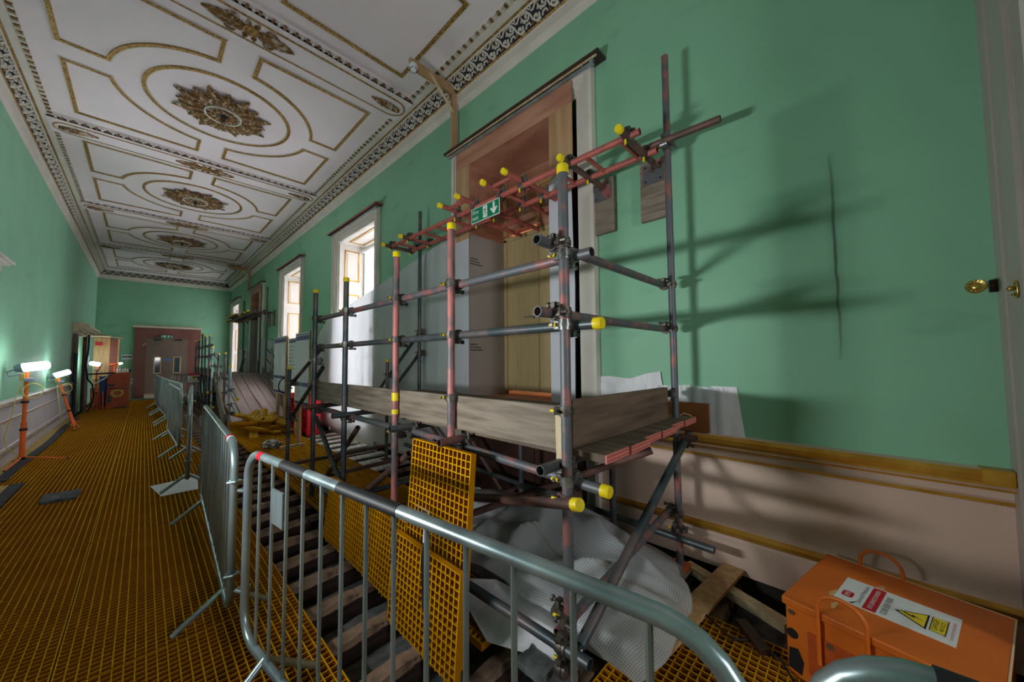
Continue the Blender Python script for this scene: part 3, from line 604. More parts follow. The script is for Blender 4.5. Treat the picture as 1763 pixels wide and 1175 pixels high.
mb = MB(); mb.box((0.05, f - 0.35, -0.04), (1.4, f - 0.06, 0.10)); mb.box((0.05, f - 0.37, 0.10), (1.4, f - 0.06, 0.12), 1); struct('trim_11', mb, ['white_paint', 'gold_smooth'])
# ------------------------------------------------------------------ floor: joists and yellow grid panels
mb = MB(); JY = 0.365
mb.box((XL, -0.035, -0.27), (XR, 0.035, -0.062), 0)
J0 = obj('floor_joist', mb, ['joist_wood', 'joist_top']); J0.location = (0.745, 0, -0.27)
# a broken plaster crust lies along the top of every joist
mb = MB(); row = []; n = 150
for i in range(n + 1):
    x = XL + (XR - XL) * i / n; w_ = 0.042 + 0.014 * noise.noise(Vector((x * 4, 0, 0))) + (0.004 if i % 5 else -0.004); h = -0.05 + 0.010 * noise.noise(Vector((x * 6, 4, 0)))
    row.append([mb.bm.verts.new((x, y, z)) for y, z in ((-w_, -0.085), (-w_ * .85, h), (w_ * .85, h), (w_, -0.085))])
for i in range(n): mb.skin(row[i], row[i + 1]) if False else [mb.face([row[i][k], row[i][(k + 1) % 4], row[i + 1][(k + 1) % 4], row[i + 1][k]]) for k in range(4)]
CR = obj('plaster_crust', mb, 'joist_top', J0)
ONES = 'first second third fourth fifth sixth seventh eighth ninth tenth eleventh twelfth thirteenth fourteenth fifteenth sixteenth seventeenth eighteenth nineteenth'.split()
def ordw(n):
    if n <= 19: return ONES[n - 1]
    t_, o_ = divmod(n, 10); return ('', '', 'twent', 'thirt', 'fort', 'fift', 'sixt')[t_] + ('ieth' if o_ == 0 else 'y-' + ONES[o_ - 1])
ys = [-1.55 + JY * k for k in range(63)]
for k, y in enumerate(ys):
    c = J0 if k == 0 else J0.copy()
    if k:
        COL.objects.link(c); q = CR.copy(); COL.objects.link(q); q.parent = c
    c.location = (0.745, y, -0.27); tag(c, 'old dark floor joist with crumbling pale crust, %s counting away from the camera end' % ordw(k + 1), 'joist', 'floor joists')

def grating(name, nx_, ny_, m_, pitch=0.0385, h=0.036, t=0.0065, ragged=False):
    mb = MB(); LX, LY = nx_ * pitch, ny_ * pitch; e = 0.012 if ragged else 0
    for i in range(nx_ + 1):
        x = i * pitch; mb.box((x - t / 2, -random.uniform(0, e * 1.5) if ragged else 0, -h), (x + t / 2, LY, 0))
    for j in range(ny_ + 1):
        y = j * pitch; mb.box((-random.uniform(0, e) if ragged else 0, y - t * .4, -h), (LX, y + t * .4, -0.003))
    me = bpy.data.meshes.new(name); mb.bm.to_mesh(me); mb.bm.free(); me.materials.append(MATS[m_]); me.materials.append(MATS['grid_side_shade' if m_ == 'grid_yellow' else 'grid_side_shade_new'])
    for p_ in me.polygons: p_.material_index = 0 if p_.center.z > -0.004 else 1      # yellow top; sides coloured darker to paint in cell shade
    return me
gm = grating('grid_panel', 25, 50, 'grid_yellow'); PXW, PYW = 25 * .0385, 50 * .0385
for i, (x0, lab) in enumerate(((0.71 - PXW, 'yellow grid walkway panel beside the open joists, %s from the camera end'), (0.71 - 2 * PXW - 0.012, 'yellow grid walkway panel beside the left wall, %s from the camera end'))):
    for k in range(-2, 10):
        y = 0.735 + k * (PYW + 0.012)
        o = bpy.data.objects.new('floor_grating', gm); COL.objects.link(o); o.location = (x0, y, 0); tag(o, lab % ordw(k + 3), 'floor panel', 'walkway grid panels, column %d' % (i + 1))
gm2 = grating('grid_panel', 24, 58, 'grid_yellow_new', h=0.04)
for i, (x0, y0, lab) in enumerate(((1.27, 3.72, 'yellow grid panel lying under the middle of the scaffold'), (1.27, 6.00, 'yellow grid panel lying under the strip offcut pile'), (1.27, 1.45, 'yellow grid panel lying under the leaning grid panels'), (1.27, 8.28, 'yellow grid panel on the joists between the two ramps'))):
    o = bpy.data.objects.new('floor_grating', gm2); COL.objects.link(o); o.location = (x0, y0, 0.012); tag(o, lab, 'floor panel', 'loose grid panels')
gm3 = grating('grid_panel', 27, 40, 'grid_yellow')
for x0, y0, rz, lab in ((1.28, -0.62, 0.0, 'yellow grid panel under the scaffold foot in front of the orange transformer'),):
    o = bpy.data.objects.new('floor_grating', gm3); COL.objects.link(o); o.location = (x0, y0, 0.0); o.rotation_euler.z = rz; tag(o, lab, 'floor panel', 'loose grid panels')
    if rz: o.location = (2.34, -0.62, 0); o.scale = (0.52, 1, 1)
# leaning grid panels
def lean(nx_, ny_, M, lab, m_='grid_yellow_new'):
    o = bpy.data.objects.new('leaning_grid_panel', grating('leaning_grid_panel', nx_, ny_, m_, ragged=True)); COL.objects.link(o); o.matrix_world = M; tag(o, lab, 'grid panel', 'leaning grid panels')
    m1 = MB(); P_ = .0385; m1.box((.004, .004, -.038), (nx_ * P_ - .004, ny_ * P_ - .004, -.034)); me = bpy.data.meshes.new('backing_sheet'); m1.bm.to_mesh(me); m1.bm.free(); me.materials.append(MATS['grid_back']); b = bpy.data.objects.new('backing_sheet', me); COL.objects.link(b); b.parent = o; return o
lean(15, 27, frame_M((1.135, 2.045, -0.045), (0.0, -1, 0.0), (0.075, 0, 1)), 'tall square yellow grid panel leaning upright against the scaffold')
lean(17, 13, frame_M((1.055, 2.06, -0.05), (0.0, -1, 0.0), (0.075, 0, 1)), 'low yellow grid panel with a black strap in front of the tall leaning one')
lean(34, 13, frame_M((1.14, 3.42, -0.05), (0.0, -1, 0), (0.12, 0, 1)), 'long low yellow grid panel leaning behind the strapped one')

# ------------------------------------------------------------------ scaffold kit
R_T = 0.02415
def tube(name, root, p0, p1, m_='tube_steel', cap0=False, cap1=False):
    m1 = MB(); m1.pipe(p0, p1); o = obj(name, m1, m_, root)
    d = (Vector(p1) - Vector(p0)).normalized()
    for flag, p, s in ((cap0, p0, -1), (cap1, p1, 1)):
        if flag: c = MB(); c.lathe(Vector(p) - d * s * 0.035, d * s, [(0.0255, 0), (0.028, 0.002), (0.028, 0.038), (0.025, 0.042), (0, 0.042)], 18); obj('end_cap', c, 'cap_yellow', o)
    return o
def coupler(root, p, a, b, off, m_='coupler_steel', bolt=True):
    """right angle coupler: one collar round axis a at p, one round axis b at p+off, T-bolt with a yellow sleeve"""
    p = Vector(p); a = Vector(a).normalized(); b = Vector(b).normalized(); q = p + Vector(off); m1 = MB()
    for c, ax in ((p, a), (q, b)):
        m1.cyl(c - ax * 0.024, c + ax * 0.024, 0.0315, n=12); m1.cyl(c - ax * 0.009, c + ax * 0.009, 0.036, n=12)
        o_ = ax.cross(Vector(off)).normalized(); o_ = o_ if o_.length > .5 else ax.orthogonal().normalized()
        m1.beam(c + o_ * 0.028, c + o_ * 0.056, 0.022, 0.036, ax); m1.cyl(c + o_ * 0.045 - Vector(off).normalized() * 0.045, c + o_ * 0.045 + Vector(off).normalized() * 0.045, 0.008, n=8); m1.cyl(c + o_ * 0.045 + Vector(off).normalized() * 0.03, c + o_ * 0.045 + Vector(off).normalized() * 0.042, 0.014, n=6)
    m1.beam(p, q, 0.036, 0.04, a); o = obj('coupler', m1, m_, root)
    if bolt:
        m1 = MB(); w_ = Vector((0, 1, 0)) if abs(a.z) > .5 else Vector((0, 0, -1)); s = p + Vector((-1, 0, 0)) * 0.03 + w_ * 0.03
        m1.cyl(s, s + w_ * 0.034, 0.0085, n=10); obj('bolt_sleeve', m1, 'cap_yellow', o)
    return o
def plank(name, root, p0, p1, w, h, m_, up=(0, 0, 1), band=False):
    m1 = MB(); m1.beam(p0, p1, w, h, up); o = obj(name, m1, m_, root, bevel=0.003)
    if band:
        m1 = MB(); d = (Vector(p1) - Vector(p0)).normalized(); m1.beam(Vector(p0) - d * 0.003, Vector(p0) + d * 0.004, w + .001, h + 0.001, up); b = obj('end_band', m1, 'band_pink', o)
        m1 = MB(); sd = d.cross(Vector(up)).normalized(); z = Vector(up)
        for k in range(13):
            for r in (-1, 1): c = Vector(p0) - d * 0.0036 + sd * (-w / 2 + 0.012 + k * (w - .024) / 12) + z * (r * 0.009); m1.beam(c, c - d * 0.001, 0.008, 0.003, up)
        obj('band_punching', m1, 'black', b)
    return o
def base_plate(root, x, y, z0=-0.04):
    m1 = MB(); m1.box((x - .075, y - .075, z0), (x + .075, y + .075, z0 + .008)); m1.cyl((x, y, z0), (x, y, z0 + 0.06), 0.018); obj('base_plate', m1, 'tube_rust', root)
def sole_board(x, y, lab): m1 = MB(); m1.box((x - .11, y - .2, -0.045), (x + .11, y + .2, -0.008)); tag(obj('sole_board', m1, 'pale_timber', bevel=.003), lab, 'board')

# ---- the near scaffold landing in front of the boarded doorway
X1, X2 = 1.33, 2.65
S1 = thing('scaffold_platform', 'near scaffold landing and ramp in front of the plywood doorway, tubes, boards and ladder beam', 'scaffolding', (1.95, 2.6, 0), 'scaffolds at the two doorways')
FP = [(0.935, 2.40, 'tube_pinkish', -0.04), (1.80, 2.36, 'tube_pinker', 1.00), (2.505, 2.33, 'tube_pinker', -0.04), (3.48, 2.29, 'tube_steel', -0.04), (4.355, 2.30, 'tube_steel', -0.04)]
for y, zt, m_, zb in FP: tube('post', S1, (X1, y, zb), (X1, y, zt), m_, cap1=True)
tube('post', S1, (X1, 5.33, -0.04), (X1, 5.33, 1.42), 'tube_steel', cap1=True)
tube('post', S1, (X2, 0.915, -0.04), (X2, 0.915, 3.777), 'tube_pinkish'); tube('post', S1, (X2, 4.32, -0.04), (X2, 4.32, 3.60), 'tube_steel'); tube('post', S1, (X2, 5.25, -0.04), (X2, 5.25, 1.5), 'tube_steel', cap1=True)
for x, y in ((X1, .935), (X1, 2.505), (X1, 3.48), (X1, 4.355), (X1, 5.33), (X2, .915), (X2, 4.32), (X2, 5.25)): base_plate(S1, x, y)
for z in (1.98, 1.655):                                        # guard rails, inside of the posts
    tube('guard_rail', S1, (X1 + 0.055, 0.82 if z > 1.8 else 0.78, z), (X1 + 0.055, 4.44, z - 0.005), 'tube_pinkish' if z > 1.8 else 'tube_steel', cap0=z < 1.8)
    for y, zt, m_, zb in FP: coupler(S1, (X1, y, z), (0, 0, 1), (0, 1, 0), (0.055, 0, 0), 'coupler_bright' if y in (.935, 3.48) else 'coupler_steel')
    zz = z + 0.055; yy = 0.985 if z > 1.8 else 0.985
    tube('guard_rail', S1, (1.20, 0.99, zz + 0.0), (2.66, 0.97, zz - 0.0), 'tube_pinkish')
    coupler(S1, (X1, 0.935, zz), (0, 0, 1), (1, 0, 0), (0, 0.055, 0)); coupler(S1, (X2, 0.915, zz), (0, 0, 1), (1, 0, 0), (0, 0.055, 0), bolt=False)
for z0, z1 in ((1.66, 1.17), (1.42, .70)):                    # ramp hand rails sloping away
    tube('ramp_rail', S1, (X1 + 0.055, 4.25, z0), (X1 + 0.055, 5.48, z1), 'tube_steel'); coupler(S1, (X1, 5.33, z1 + .05), (0, 0, 1), (0, 1, -.45), (0.055, 0, 0))
for z0 in (1.90, 1.60): tube('ramp_rail', S1, (X2 + 0.055, 4.36, z0 + .02), (X2 + 0.055, 5.7, z0 - 0.7 * 1.34), 'tube_steel'); coupler(S1, (X2, 4.32, z0), (0, 0, 1), (0, 1, 0), (0.055, 0, 0))
coupler(S1, (X2, 5.25, 1.27), (0, 0, 1), (0, 1, 0), (0.055, 0, 0))
# ledgers and transoms under the deck
tube('ledger', S1, (X1 + 0.055, 0.76, 0.93), (X1 + 0.055, 2.62, 0.985), 'tube_pinkish', cap0=True); tube('ledger', S1, (X1 + 0.055, 2.66, 0.965), (X1 + 0.055, 4.55, 0.965), 'tube_pinkish')
tube('ledger', S1, (X2, 0.78, 0.94), (X2, 4.5, 0.94), 'tube_rust')
for y in (0.985, 1.74, 2.33, 3.42, 4.30): tube('transom', S1, (1.20, y, 1.015 if y < 3 else 0.99), (2.74, y, 1.0), 'tube_rust' if y in (1.74, 4.30) else 'tube_steel')
for y in (.935, 1.74, 2.505, 3.48, 4.355): coupler(S1, (X1, y, 0.955), (0, 0, 1), (0, 1, 0), (0.055, 0, 0), 'coupler_bright' if y == .935 else 'coupler_steel')
for y in (.985, 1.74, 2.33): coupler(S1, (X1 + 0.055, y, 0.955), (0, 1, 0), (1, 0, 0), (0, 0, 0.05), bolt=False)
coupler(S1, (X1, 1.80, 1.262), (0, 0, 1), (0, 1, 0), (0.03, 0, 0)); coupler(S1, (X1, 0.935, 1.262), (0, 0, 1), (1, 0, 0), (0.03, 0.02, 0)); coupler(S1, (X2, 0.935, 1.24), (0, 0, 1), (0, 1, 0), (0.03, 0, 0)); coupler(S1, (X1, 4.355, 1.25), (0, 0, 1), (0, 1, 0), (0.03, 0, 0)); coupler(S1, (X1, 4.355, 1.50), (0, 0, 1), (0, 1, 0), (0.055, 0, 0), 'coupler_bright')
for y0_, z0_, y1_, z1_, x in ((4.40, 0.86, 3.40, 0.12, 1.37), (2.40, 0.80, 3.55, 0.08, 1.39), (4.40, 0.1, 3.45, 0.85, 1.45), (2.6, 0.1, 3.50, 0.92, 2.6), (4.35, 0.9, 3.2, 0.1, 2.62)): tube('brace', S1, (x, y0_, z0_), (x, y1_, z1_), 'tube_steel' if x < 1.38 else 'tube_rust')
tube('brace', S1, (1.262, 0.83, 0.895), (1.62, 2.25, 0.47), 'tube_rust', cap0=True); coupler(S1, (1.33, .935, .87), (0, 0, 1), (.3, -.8, .1), (0.05, -0.01, 0), m_='tube_rust')
tube('brace', S1, (2.74, 0.86, 0.95), (1.30, 0.86, 0.30), 'tube_steel'); coupler(S1, (2.66, 0.90, 0.92), (0, 0, 1), (1, 0, .45), (0, -0.05, 0))
tube('brace', S1, (2.64, 0.98, 0.40), (1.33, 1.0, 0.26), 'tube_pinkish')
tube('brace', S1, (1.40, 0.98, 0.84), (2.5, 2.3, 0.30), 'tube_steel'); tube('brace', S1, (2.3, 0.95, 0.9), (1.40, 2.4, 0.20), 'tube_rust')
tube('foot_ledger', S1, (X1 - 0.055, 0.80, 0.27), (X1 - 0.055, 4.6, 0.20), 'tube_steel'); tube('foot_ledger', S1, (X2 - 0.055, 0.68, 0.25), (X2 - 0.055, 4.6, 0.30), 'tube_steel')
tube('foot_ledger', S1, (X1, 2.42, 0.22), (X2, 2.42, 0.22), 'tube_rust'); tube('foot_ledger', S1, (X1, 3.42, 0.22), (2.8, 3.42, 0.22), 'tube_steel'); tube('foot_ledger', S1, (X1 - .1, 4.30, 0.20), (2.8, 4.30, 0.20), 'tube_rust')
tube('foot_ledger', S1, (X1 - .05, 5.28, 0.16), (2.72, 5.28, 0.16), 'tube_rust')
for z in (0.27, 0.18): coupler(S1, (X1, 0.935, z), (0, 0, 1), (0, 1, 0), (-0.055, 0, 0), 'coupler_steel')
coupler(S1, (X1, 0.935, 0.36), (0, 0, 1), (1, 0, 0), (0, 0.055, 0)); coupler(S1, (X2, 0.915, 0.30), (0, 0, 1), (0, 1, 0), (-0.055, 0, 0)); coupler(S1, (X2, 0.915, 0.40), (0, 0, 1), (1, 0, 0), (0, 0.055, 0))
for y in (2.505, 3.48, 4.355): coupler(S1, (X1, y, 0.23), (0, 0, 1), (0, 1, 0), (-0.055, 0, 0), bolt=False)
tube('post', S1, (2.52, 1.35, 0.20), (2.52, 1.35, 1.0), 'tube_steel'); tube('post', S1, (2.52, 2.3, -.02), (2.52, 2.3, 1.0), 'tube_steel')
# deck and toe boards
for k in range(6):
    x = X1 + 0.20 + k * 0.227; plank('deck_board', S1, (x, 0.79 - 0.02 * (k % 2) + 0.01 * k, 1.052), (x, 4.50 - 0.03 * (k % 3), 1.052), 0.219, 0.038, 'deck_plank', band=True)
plank('toe_board', S1, (X1 + 0.045, 0.965, 1.175), (X1 + 0.045, 4.47, 1.155), 0.038, 0.205, 'plank'); plank('toe_board', S1, (X1 + 0.07, 0.965, 1.19), (2.60, 0.965, 1.175), 0.038, 0.225, 'plank_x')
m1 = MB(); m1.prism([(X1 + .015, 0.965, 1.02), (X1 + .015, 1.005, 1.02), (X1 + .015, 1.01, 1.265), (X1 + .015, 0.955, 1.265)], (0.01, 0, 0)); obj('packing_wedge', m1, 'pale_timber', S1)
# lean-to rung frame: the ladder beam over the landing with cross pieces and wall pads
def ladder(root, A0, A1, B0, B1, n, m_='tube_pink', caps=(0, 0, 0, 0)):
    m1 = MB(); m1.pipe(A0, A1); m1.pipe(B0, B1); A0, A1, B0, B1 = map(Vector, (A0, A1, B0, B1))
    for k in range(n): f = (k + 0.5) / n; m1.cyl(A0.lerp(A1, f), B0.lerp(B1, f), 0.018, n=10)
    o = obj('ladder_beam', m1, m_, root)
    for fl, p, d in zip(caps, (A0, A1, B0, B1), (A0 - A1, A1 - A0, B0 - B1, B1 - B0)):
        if fl: d.normalize(); c = MB(); c.lathe(p - d * 0.035, d, [(0.0255, 0), (0.028, 0.002), (0.028, 0.038), (0.025, 0.042), (0, 0.042)], 18); obj('end_cap', c, 'cap_yellow', o)
    return o
def top_works(S, zb, y0, y1, cross, trans, posts, pads, sgn=1, m_='tube_pink'):
    XA, XB = 2.285, 2.585
    ladder(S, (XA, y0, zb), (XA, y1, zb), (XB, y0, zb), (XB, y1, zb), 12, m_)
    for ya, yb in cross: ladder(S, (2.05, ya, zb + 0.05), (3.32, ya, zb + 0.05), (2.05, yb, zb + 0.05), (3.32, yb, zb + 0.05), 5, m_, (1, 0, 1, 0))
    for ya, yb in cross:
        for y in (ya, yb):
            for x in (XA, XB): coupler(S, (x, y, zb), (0, 1, 0), (1, 0, 0), (0, 0, 0.05), 'coupler_steel' if m_ != 'tube_pink' else 'coupler_bright')
    for y, xe in trans:
        tube('transom', S, (2.15, y, zb + 0.0), (xe, y, zb + 0.0), 'tube_rust', cap0=True)
        for x in (XA, XB): coupler(S, (x, y, zb - 0.0), (1, 0, 0), (0, 1, 0), (0, 0, 0.04))
    for y, zp in pads:
        m1 = MB(); m1.box((XR - 0.045, y - 0.11, zp - 0.40), (XR - 0.008, y + 0.11, zp + 0.10)); b = obj('wall_pad', m1, 'plank', S, bevel=.003)
        m1 = MB(); m1.box((XR - 0.053, y - 0.085, zp - 0.10), (XR - 0.045, y + 0.085, zp + 0.07)); m1.cyl((XR - 0.12, y, zp), (XR - 0.05, y, zp), 0.017)
        for a in (-1, 1):
            for b_ in (-1, 1): m1.cyl((XR - 0.0535, y + a * .06, zp - .015 + b_ * .06), (XR - 0.054, y + a * .06, zp - .015 + b_ * .06), 0.009, n=8, mi=1)
        obj('pad_plate', m1, ['tube_pinkish', 'black'], b)
top_works(S1, 3.04, 0.965, 4.40, ((2.05, 2.32), (2.70, 2.99)), ((1.056, 2.80), (1.54, 2.80), (3.98, 2.60), (4.44, 2.62)), None, ((1.10, 3.03), (1.56, 3.03)))
tube('transom', S1, (2.585, 1.02, 3.09), (2.59, 0.55, 3.08), 'tube_rust'); coupler(S1, (2.65, 0.915, 3.07), (0, 0, 1), (0, 1, 0), (-0.055, 0, 0), 'coupler_bright'); coupler(S1, (2.65, 4.32, 3.07), (0, 0, 1), (0, 1, 0), (-0.055, 0, 0))

for z_, h_ in ((1.19, .06), (1.09, .035)):
    m1 = MB(); m1.cyl((X1 - .001, 2.504, z_), (X1 - .001, 2.504, z_ + h_), R_T + .0012, n=16); obj('paint_mark', m1, 'cap_yellow', S1, label='yellow paint mark')
# ---- the far scaffold: landing at the second doorway with a ramp towards the camera
S2 = thing('scaffold_platform', 'far scaffold landing at the second doorway with a planked ramp coming down towards the barriers', 'scaffolding', (2.0, 14, 0), 'scaffolds at the two doorways')
F2 = [(17.58, 2.27), (16.53, 2.27), (15.52, 2.42), (14.67, 2.30), (13.65, 2.27), (12.87, 1.91), (11.73, 1.70), (10.66, 1.70), (9.90, 1.39)]
for k, (y, zt) in enumerate(F2):
    tube('post', S2, (X1, y, -0.04), (X1, y, zt), ('tube_steel', 'tube_pinkish', 'galvanised')[k % 3 if k > 3 else k % 2], cap1=True)
    for q in range(2): tube('post', S2, (X1 + 0.35 + 0.3 * q, y + 0.3, -0.04), (X1 + 0.35 + 0.3 * q, y + 0.3, 0.9), 'tube_steel') if k < 5 else None
for y, z in ((13.26, 3.85), (17.0, 3.855)): tube('post', S2, (X2, y, -0.04), (X2, y, z), 'tube_pinkish' if y < 15 else 'tube_steel')
tube('post', S2, (X2, 12.5, 0), (X2, 12.5, 1.87), 'tube_steel'); tube('post', S2, (X2, 11.6, 0), (X2, 11.6, 1.5), 'tube_steel', cap1=True); tube('post', S2, (X2, 14.3, 1.03), (X2, 14.3, 1.55), 'tube_steel', cap1=True)
SL = (1.03 - 0.10) / (13.65 - 10.3)
for z in (1.98, 1.655): tube('guard_rail', S2, (X1 + .055, 13.55, z), (X1 + .055, 17.7, z), 'tube_steel')
for z in (1.62, 1.30):
    tube('ramp_rail', S2, (X1 + .055, 13.9, z + .35), (X1 + .055, 9.3, z + .35 - 4.6 * SL), 'galvanised', cap1=True)
    tube('ramp_rail', S2, (X2 + .055, 13.4, z + .25), (X2 + .055, 10.6, z + .25 - 2.8 * SL), 'tube_pinkish')
for z in (1.90, 1.60): tube('ramp_rail', S2, (X2 + .05, 16.95, z), (X2 + .05, 17.9, z - 0.9), 'tube_steel')
for y, zt in F2:
    for z in ((1.98, 1.655, 0.95, 0.4) if y > 13.6 else (1.62 + .35 - (13.9 - y) * SL, 1.30 + .35 - (13.9 - y) * SL, 0.35)): coupler(S2, (X1, y, z), (0, 0, 1), (0, 1, 0), (0.055, 0, 0), bolt=False)
for z in (0.95, 0.35): tube('ledger', S2, (X1 + .055, 13.5, z), (X1 + .055, 17.8, z), 'tube_rust')
for k in range(7): y = 13.7 + k * .62; tube('transom', S2, (1.05 + .05 * (k % 2), y, 0.98), (2.75, y, 0.98), 'tube_steel', cap0=True); tube('foot_ledger', S2, (1.1, y, .3), (2.75, y, .3), 'tube_steel', cap0=k % 2)
for k in range(4): y = 13.7 + k; tube('brace', S2, (X1 - .03, y, .1), (X1 - .03, y + .9, .92), 'tube_steel')
for y in (12.5, 11.4, 10.5): zz = 1.03 - (13.65 - y) * SL - .05; tube('transom', S2, (1.2, y, zz), (2.75, y, zz), 'tube_rust', cap0=True)
tube('foot_ledger', S2, (1.25, 10.12, 0.06), (2.8, 10.12, 0.06), 'tube_rust')
for k in range(6):
    x = X1 + .20 + k * .227; plank('deck_board', S2, (x, 13.62, 1.052), (x, 17.7, 1.052), .214, .038, 'ramp_plank'); plank('ramp_board', S2, (x, 10.2 - 0.06 * (k % 2), 0.10), (x, 13.66, 1.05), .214, .038, 'ramp_plank')
plank('toe_board', S2, (X1 + .05, 13.6, 1.17), (X1 + .05, 17.7, 1.17), .038, .22, 'plank'); plank('toe_board', S2, (X1 + .05, 10.25, .22), (X1 + .05, 13.66, 1.17), .038, .22, 'plank'); plank('toe_board', S2, (X2, 10.6, .32), (X2, 13.66, 1.17), .038, .22, 'plank')
top_works(S2, 3.04, 13.1, 17.5, ((15.0, 15.3), (15.6, 15.9), (16.2, 16.5)), ((13.3, 2.8), (13.8, 2.8), (14.7, 2.75), (16.9, 2.75), (17.5, 2.7)), None, ((13.35, 3.03), (13.95, 3.03), (17.2, 3.0)), m_='tube_steel')

# ------------------------------------------------------------------ crowd barriers
def barrier(L, H, nb, lab, tapes=()):
    t = thing('crowd_barrier', lab, 'barrier', (0, 0, 0), 'steel crowd barriers along the walkway'); z0, r, R = 0.17, 0.019, 0.13
    path = []
    for cy, cz, a in ((L - R, H - R, 0), (R, H - R, 90), (R, z0 + R, 180), (L - R, z0 + R, 270)):
        for k in range(7): an = math.radians(a + 15 * k); path.append((0, cy + R * math.cos(an), cz + R * math.sin(an)))
    m1 = MB(); m1.sweep(path, r, 12, closed=True); obj('frame', m1, 'galvanised', t)
    for k in range(nb):
        y = (k + 1) * L / (nb + 1); dz = 0 if R < y < L - R else R - math.sqrt(max(0, R * R - (R - min(y, L - y)) ** 2))
        m1 = MB(); m1.cyl((0, y, z0 + dz), (0, y, H - dz), 0.0075, n=8); obj('bar', m1, 'galvanised', t)
    for y in (0.26, L - 0.26):
        m1 = MB()
        for s in (-1, 1): m1.cyl((0, y, z0 + 0.01), (s * 0.215, y - 0.02, 0.016), 0.016, n=10)
        obj('foot', m1, 'galvanised', t)
    for z in (0.38, 0.86):
        m1 = MB(); m1.sweep([(0.015, 0.0, z + .08), (0.03, -0.025, z + .08), (0.03, -0.03, z + .02), (0.03, -0.028, z - .03)], 0.007, 6); obj('hook', m1, 'galvanised', t)
        m1 = MB(); m1.sweep([(0.015, L, z), (0.03, L + 0.03, z), (0, L + 0.045, z), (-0.03, L + .03, z), (-0.015, L, z)], 0.007, 6); obj('hook_eye', m1, 'galvanised', t)
    for y, w_, m_ in tapes: m1 = MB(); m1.cyl((0, y - w_ / 2, H), (0, y + w_ / 2, H), r + 0.0015, n=16); obj('tape', m1, m_, t, label={'black_rubber': 'black tape', 'tape_red': 'red tape', 'tape_white': 'white tape'}.get(m_))
    return t
def put(t, p0, p1, z=0.0):
    p0 = Vector(p0); p1 = Vector(p1); d = p1 - p0; t.location = (p0.x, p0.y, z); t.rotation_euler.z = math.atan2(-d.x, d.y); return t
B1 = put(barrier(2.07, 1.05, 13, 'nearest crowd barrier sweeping across the foreground, with black tape on its rail', ((1.56, .22, 'black_rubber'), (1.03, .34, 'black_rubber'), (1.90, .04, 'tape_red'))), (0.655, 0.13, 0), (0.375, 2.20, 0))
m1 = MB(); m1.box((-0.004, 1.66, 0.78), (0.004, 1.78, 0.93)); obj('number_plate', m1, 'galvanised', B1)
B2 = put(barrier(2.35, 1.05, 17, 'second crowd barrier, seen edge-on behind the nearest one, red sticker on its corner', ((2.12, .05, 'tape_red'), (2.17, .03, 'tape_white'))), (0.445, 4.76, 0), (0.355, 2.40, 0))
B0 = put(barrier(2.2, 1.085, 16, 'crowd barrier whose rounded dark corner rises at the bottom edge beside the transformer', ((1.86, .07, 'tape_red'), (1.75, .12, 'tape_white'), (2.02, .12, 'black_rubber'))), (0.80, -2.14, 0), (0.70, 0.045, 0))
B3 = put(barrier(2.3, 1.06, 17, ''), (0.535, 7.44, 0), (0.36, 5.15, 0), 0.06)
B3['label'] = 'third crowd barrier whose end stands by the white sheet on the walkway'
for p0, p1, lab in (((0.37, 9.80), (0.42, 7.55), 'fourth crowd barrier along the walkway'), ((0.40, 11.9), (0.53, 9.65), 'fifth crowd barrier along the walkway'), ((0.36, 14.2), (0.42, 12.0), 'sixth crowd barrier along the walkway'), ((0.30, 16.5), (0.36, 14.3), 'seventh crowd barrier, farthest of the row along the walkway')):
    put(copy_tree(B3, label=lab), p0 + (0,), p1 + (0,))
BT = put(copy_tree(B3, label='crowd barrier turned across the gallery, with a white and red notice on it'), (1.62, 16.3, 0), (0.62, 15.6, 0)); BT.scale.y = 0.53
mb = MB(); mb.box((1.02, 15.90, 0.80), (1.32, 15.905, 1.1)); mb.box((1.02, 15.897, 1.02), (1.32, 15.9, 1.1), 1); mb.box((1.05, 15.897, 0.92), (1.29, 15.9, 0.93), 1); tag(obj('barrier_notice', mb, ['tape_white', 'tape_red']), 'white notice with a red header hung on the barrier that crosses the gallery', 'notice')
t = thing('strap', 'narrow strap, white above and black below, hanging from the nearest barrier rail', 'strap', (.59, .93, 1.07))
def ribbon(pts, w_): 
    m_ = MB(); A = [[m_.bm.verts.new(Vector(p) + Vector((0, s_ * w_ / 2, 0)) + Vector((e, 0, 0))) for s_, e in ((-1, 0), (1, 0), (1, .003), (-1, .003))] for p in pts]
    for q, r in zip(A, A[1:]): m_.skin(q, r)
    m_.face(A[0]); m_.face(A[-1][::-1]); return m_
obj('white_end', ribbon([(.565, .93, 1.072), (.595, .93, 1.05), (.596, .932, .99), (.598, .94, .95)], .022), 'tape_white', t); obj('black_end', ribbon([(.598, .94, .95), (.60, .955, .90), (.602, .955, .85), (.60, .95, .80), (.60, .95, .755)], .017), 'black_rubber', t)
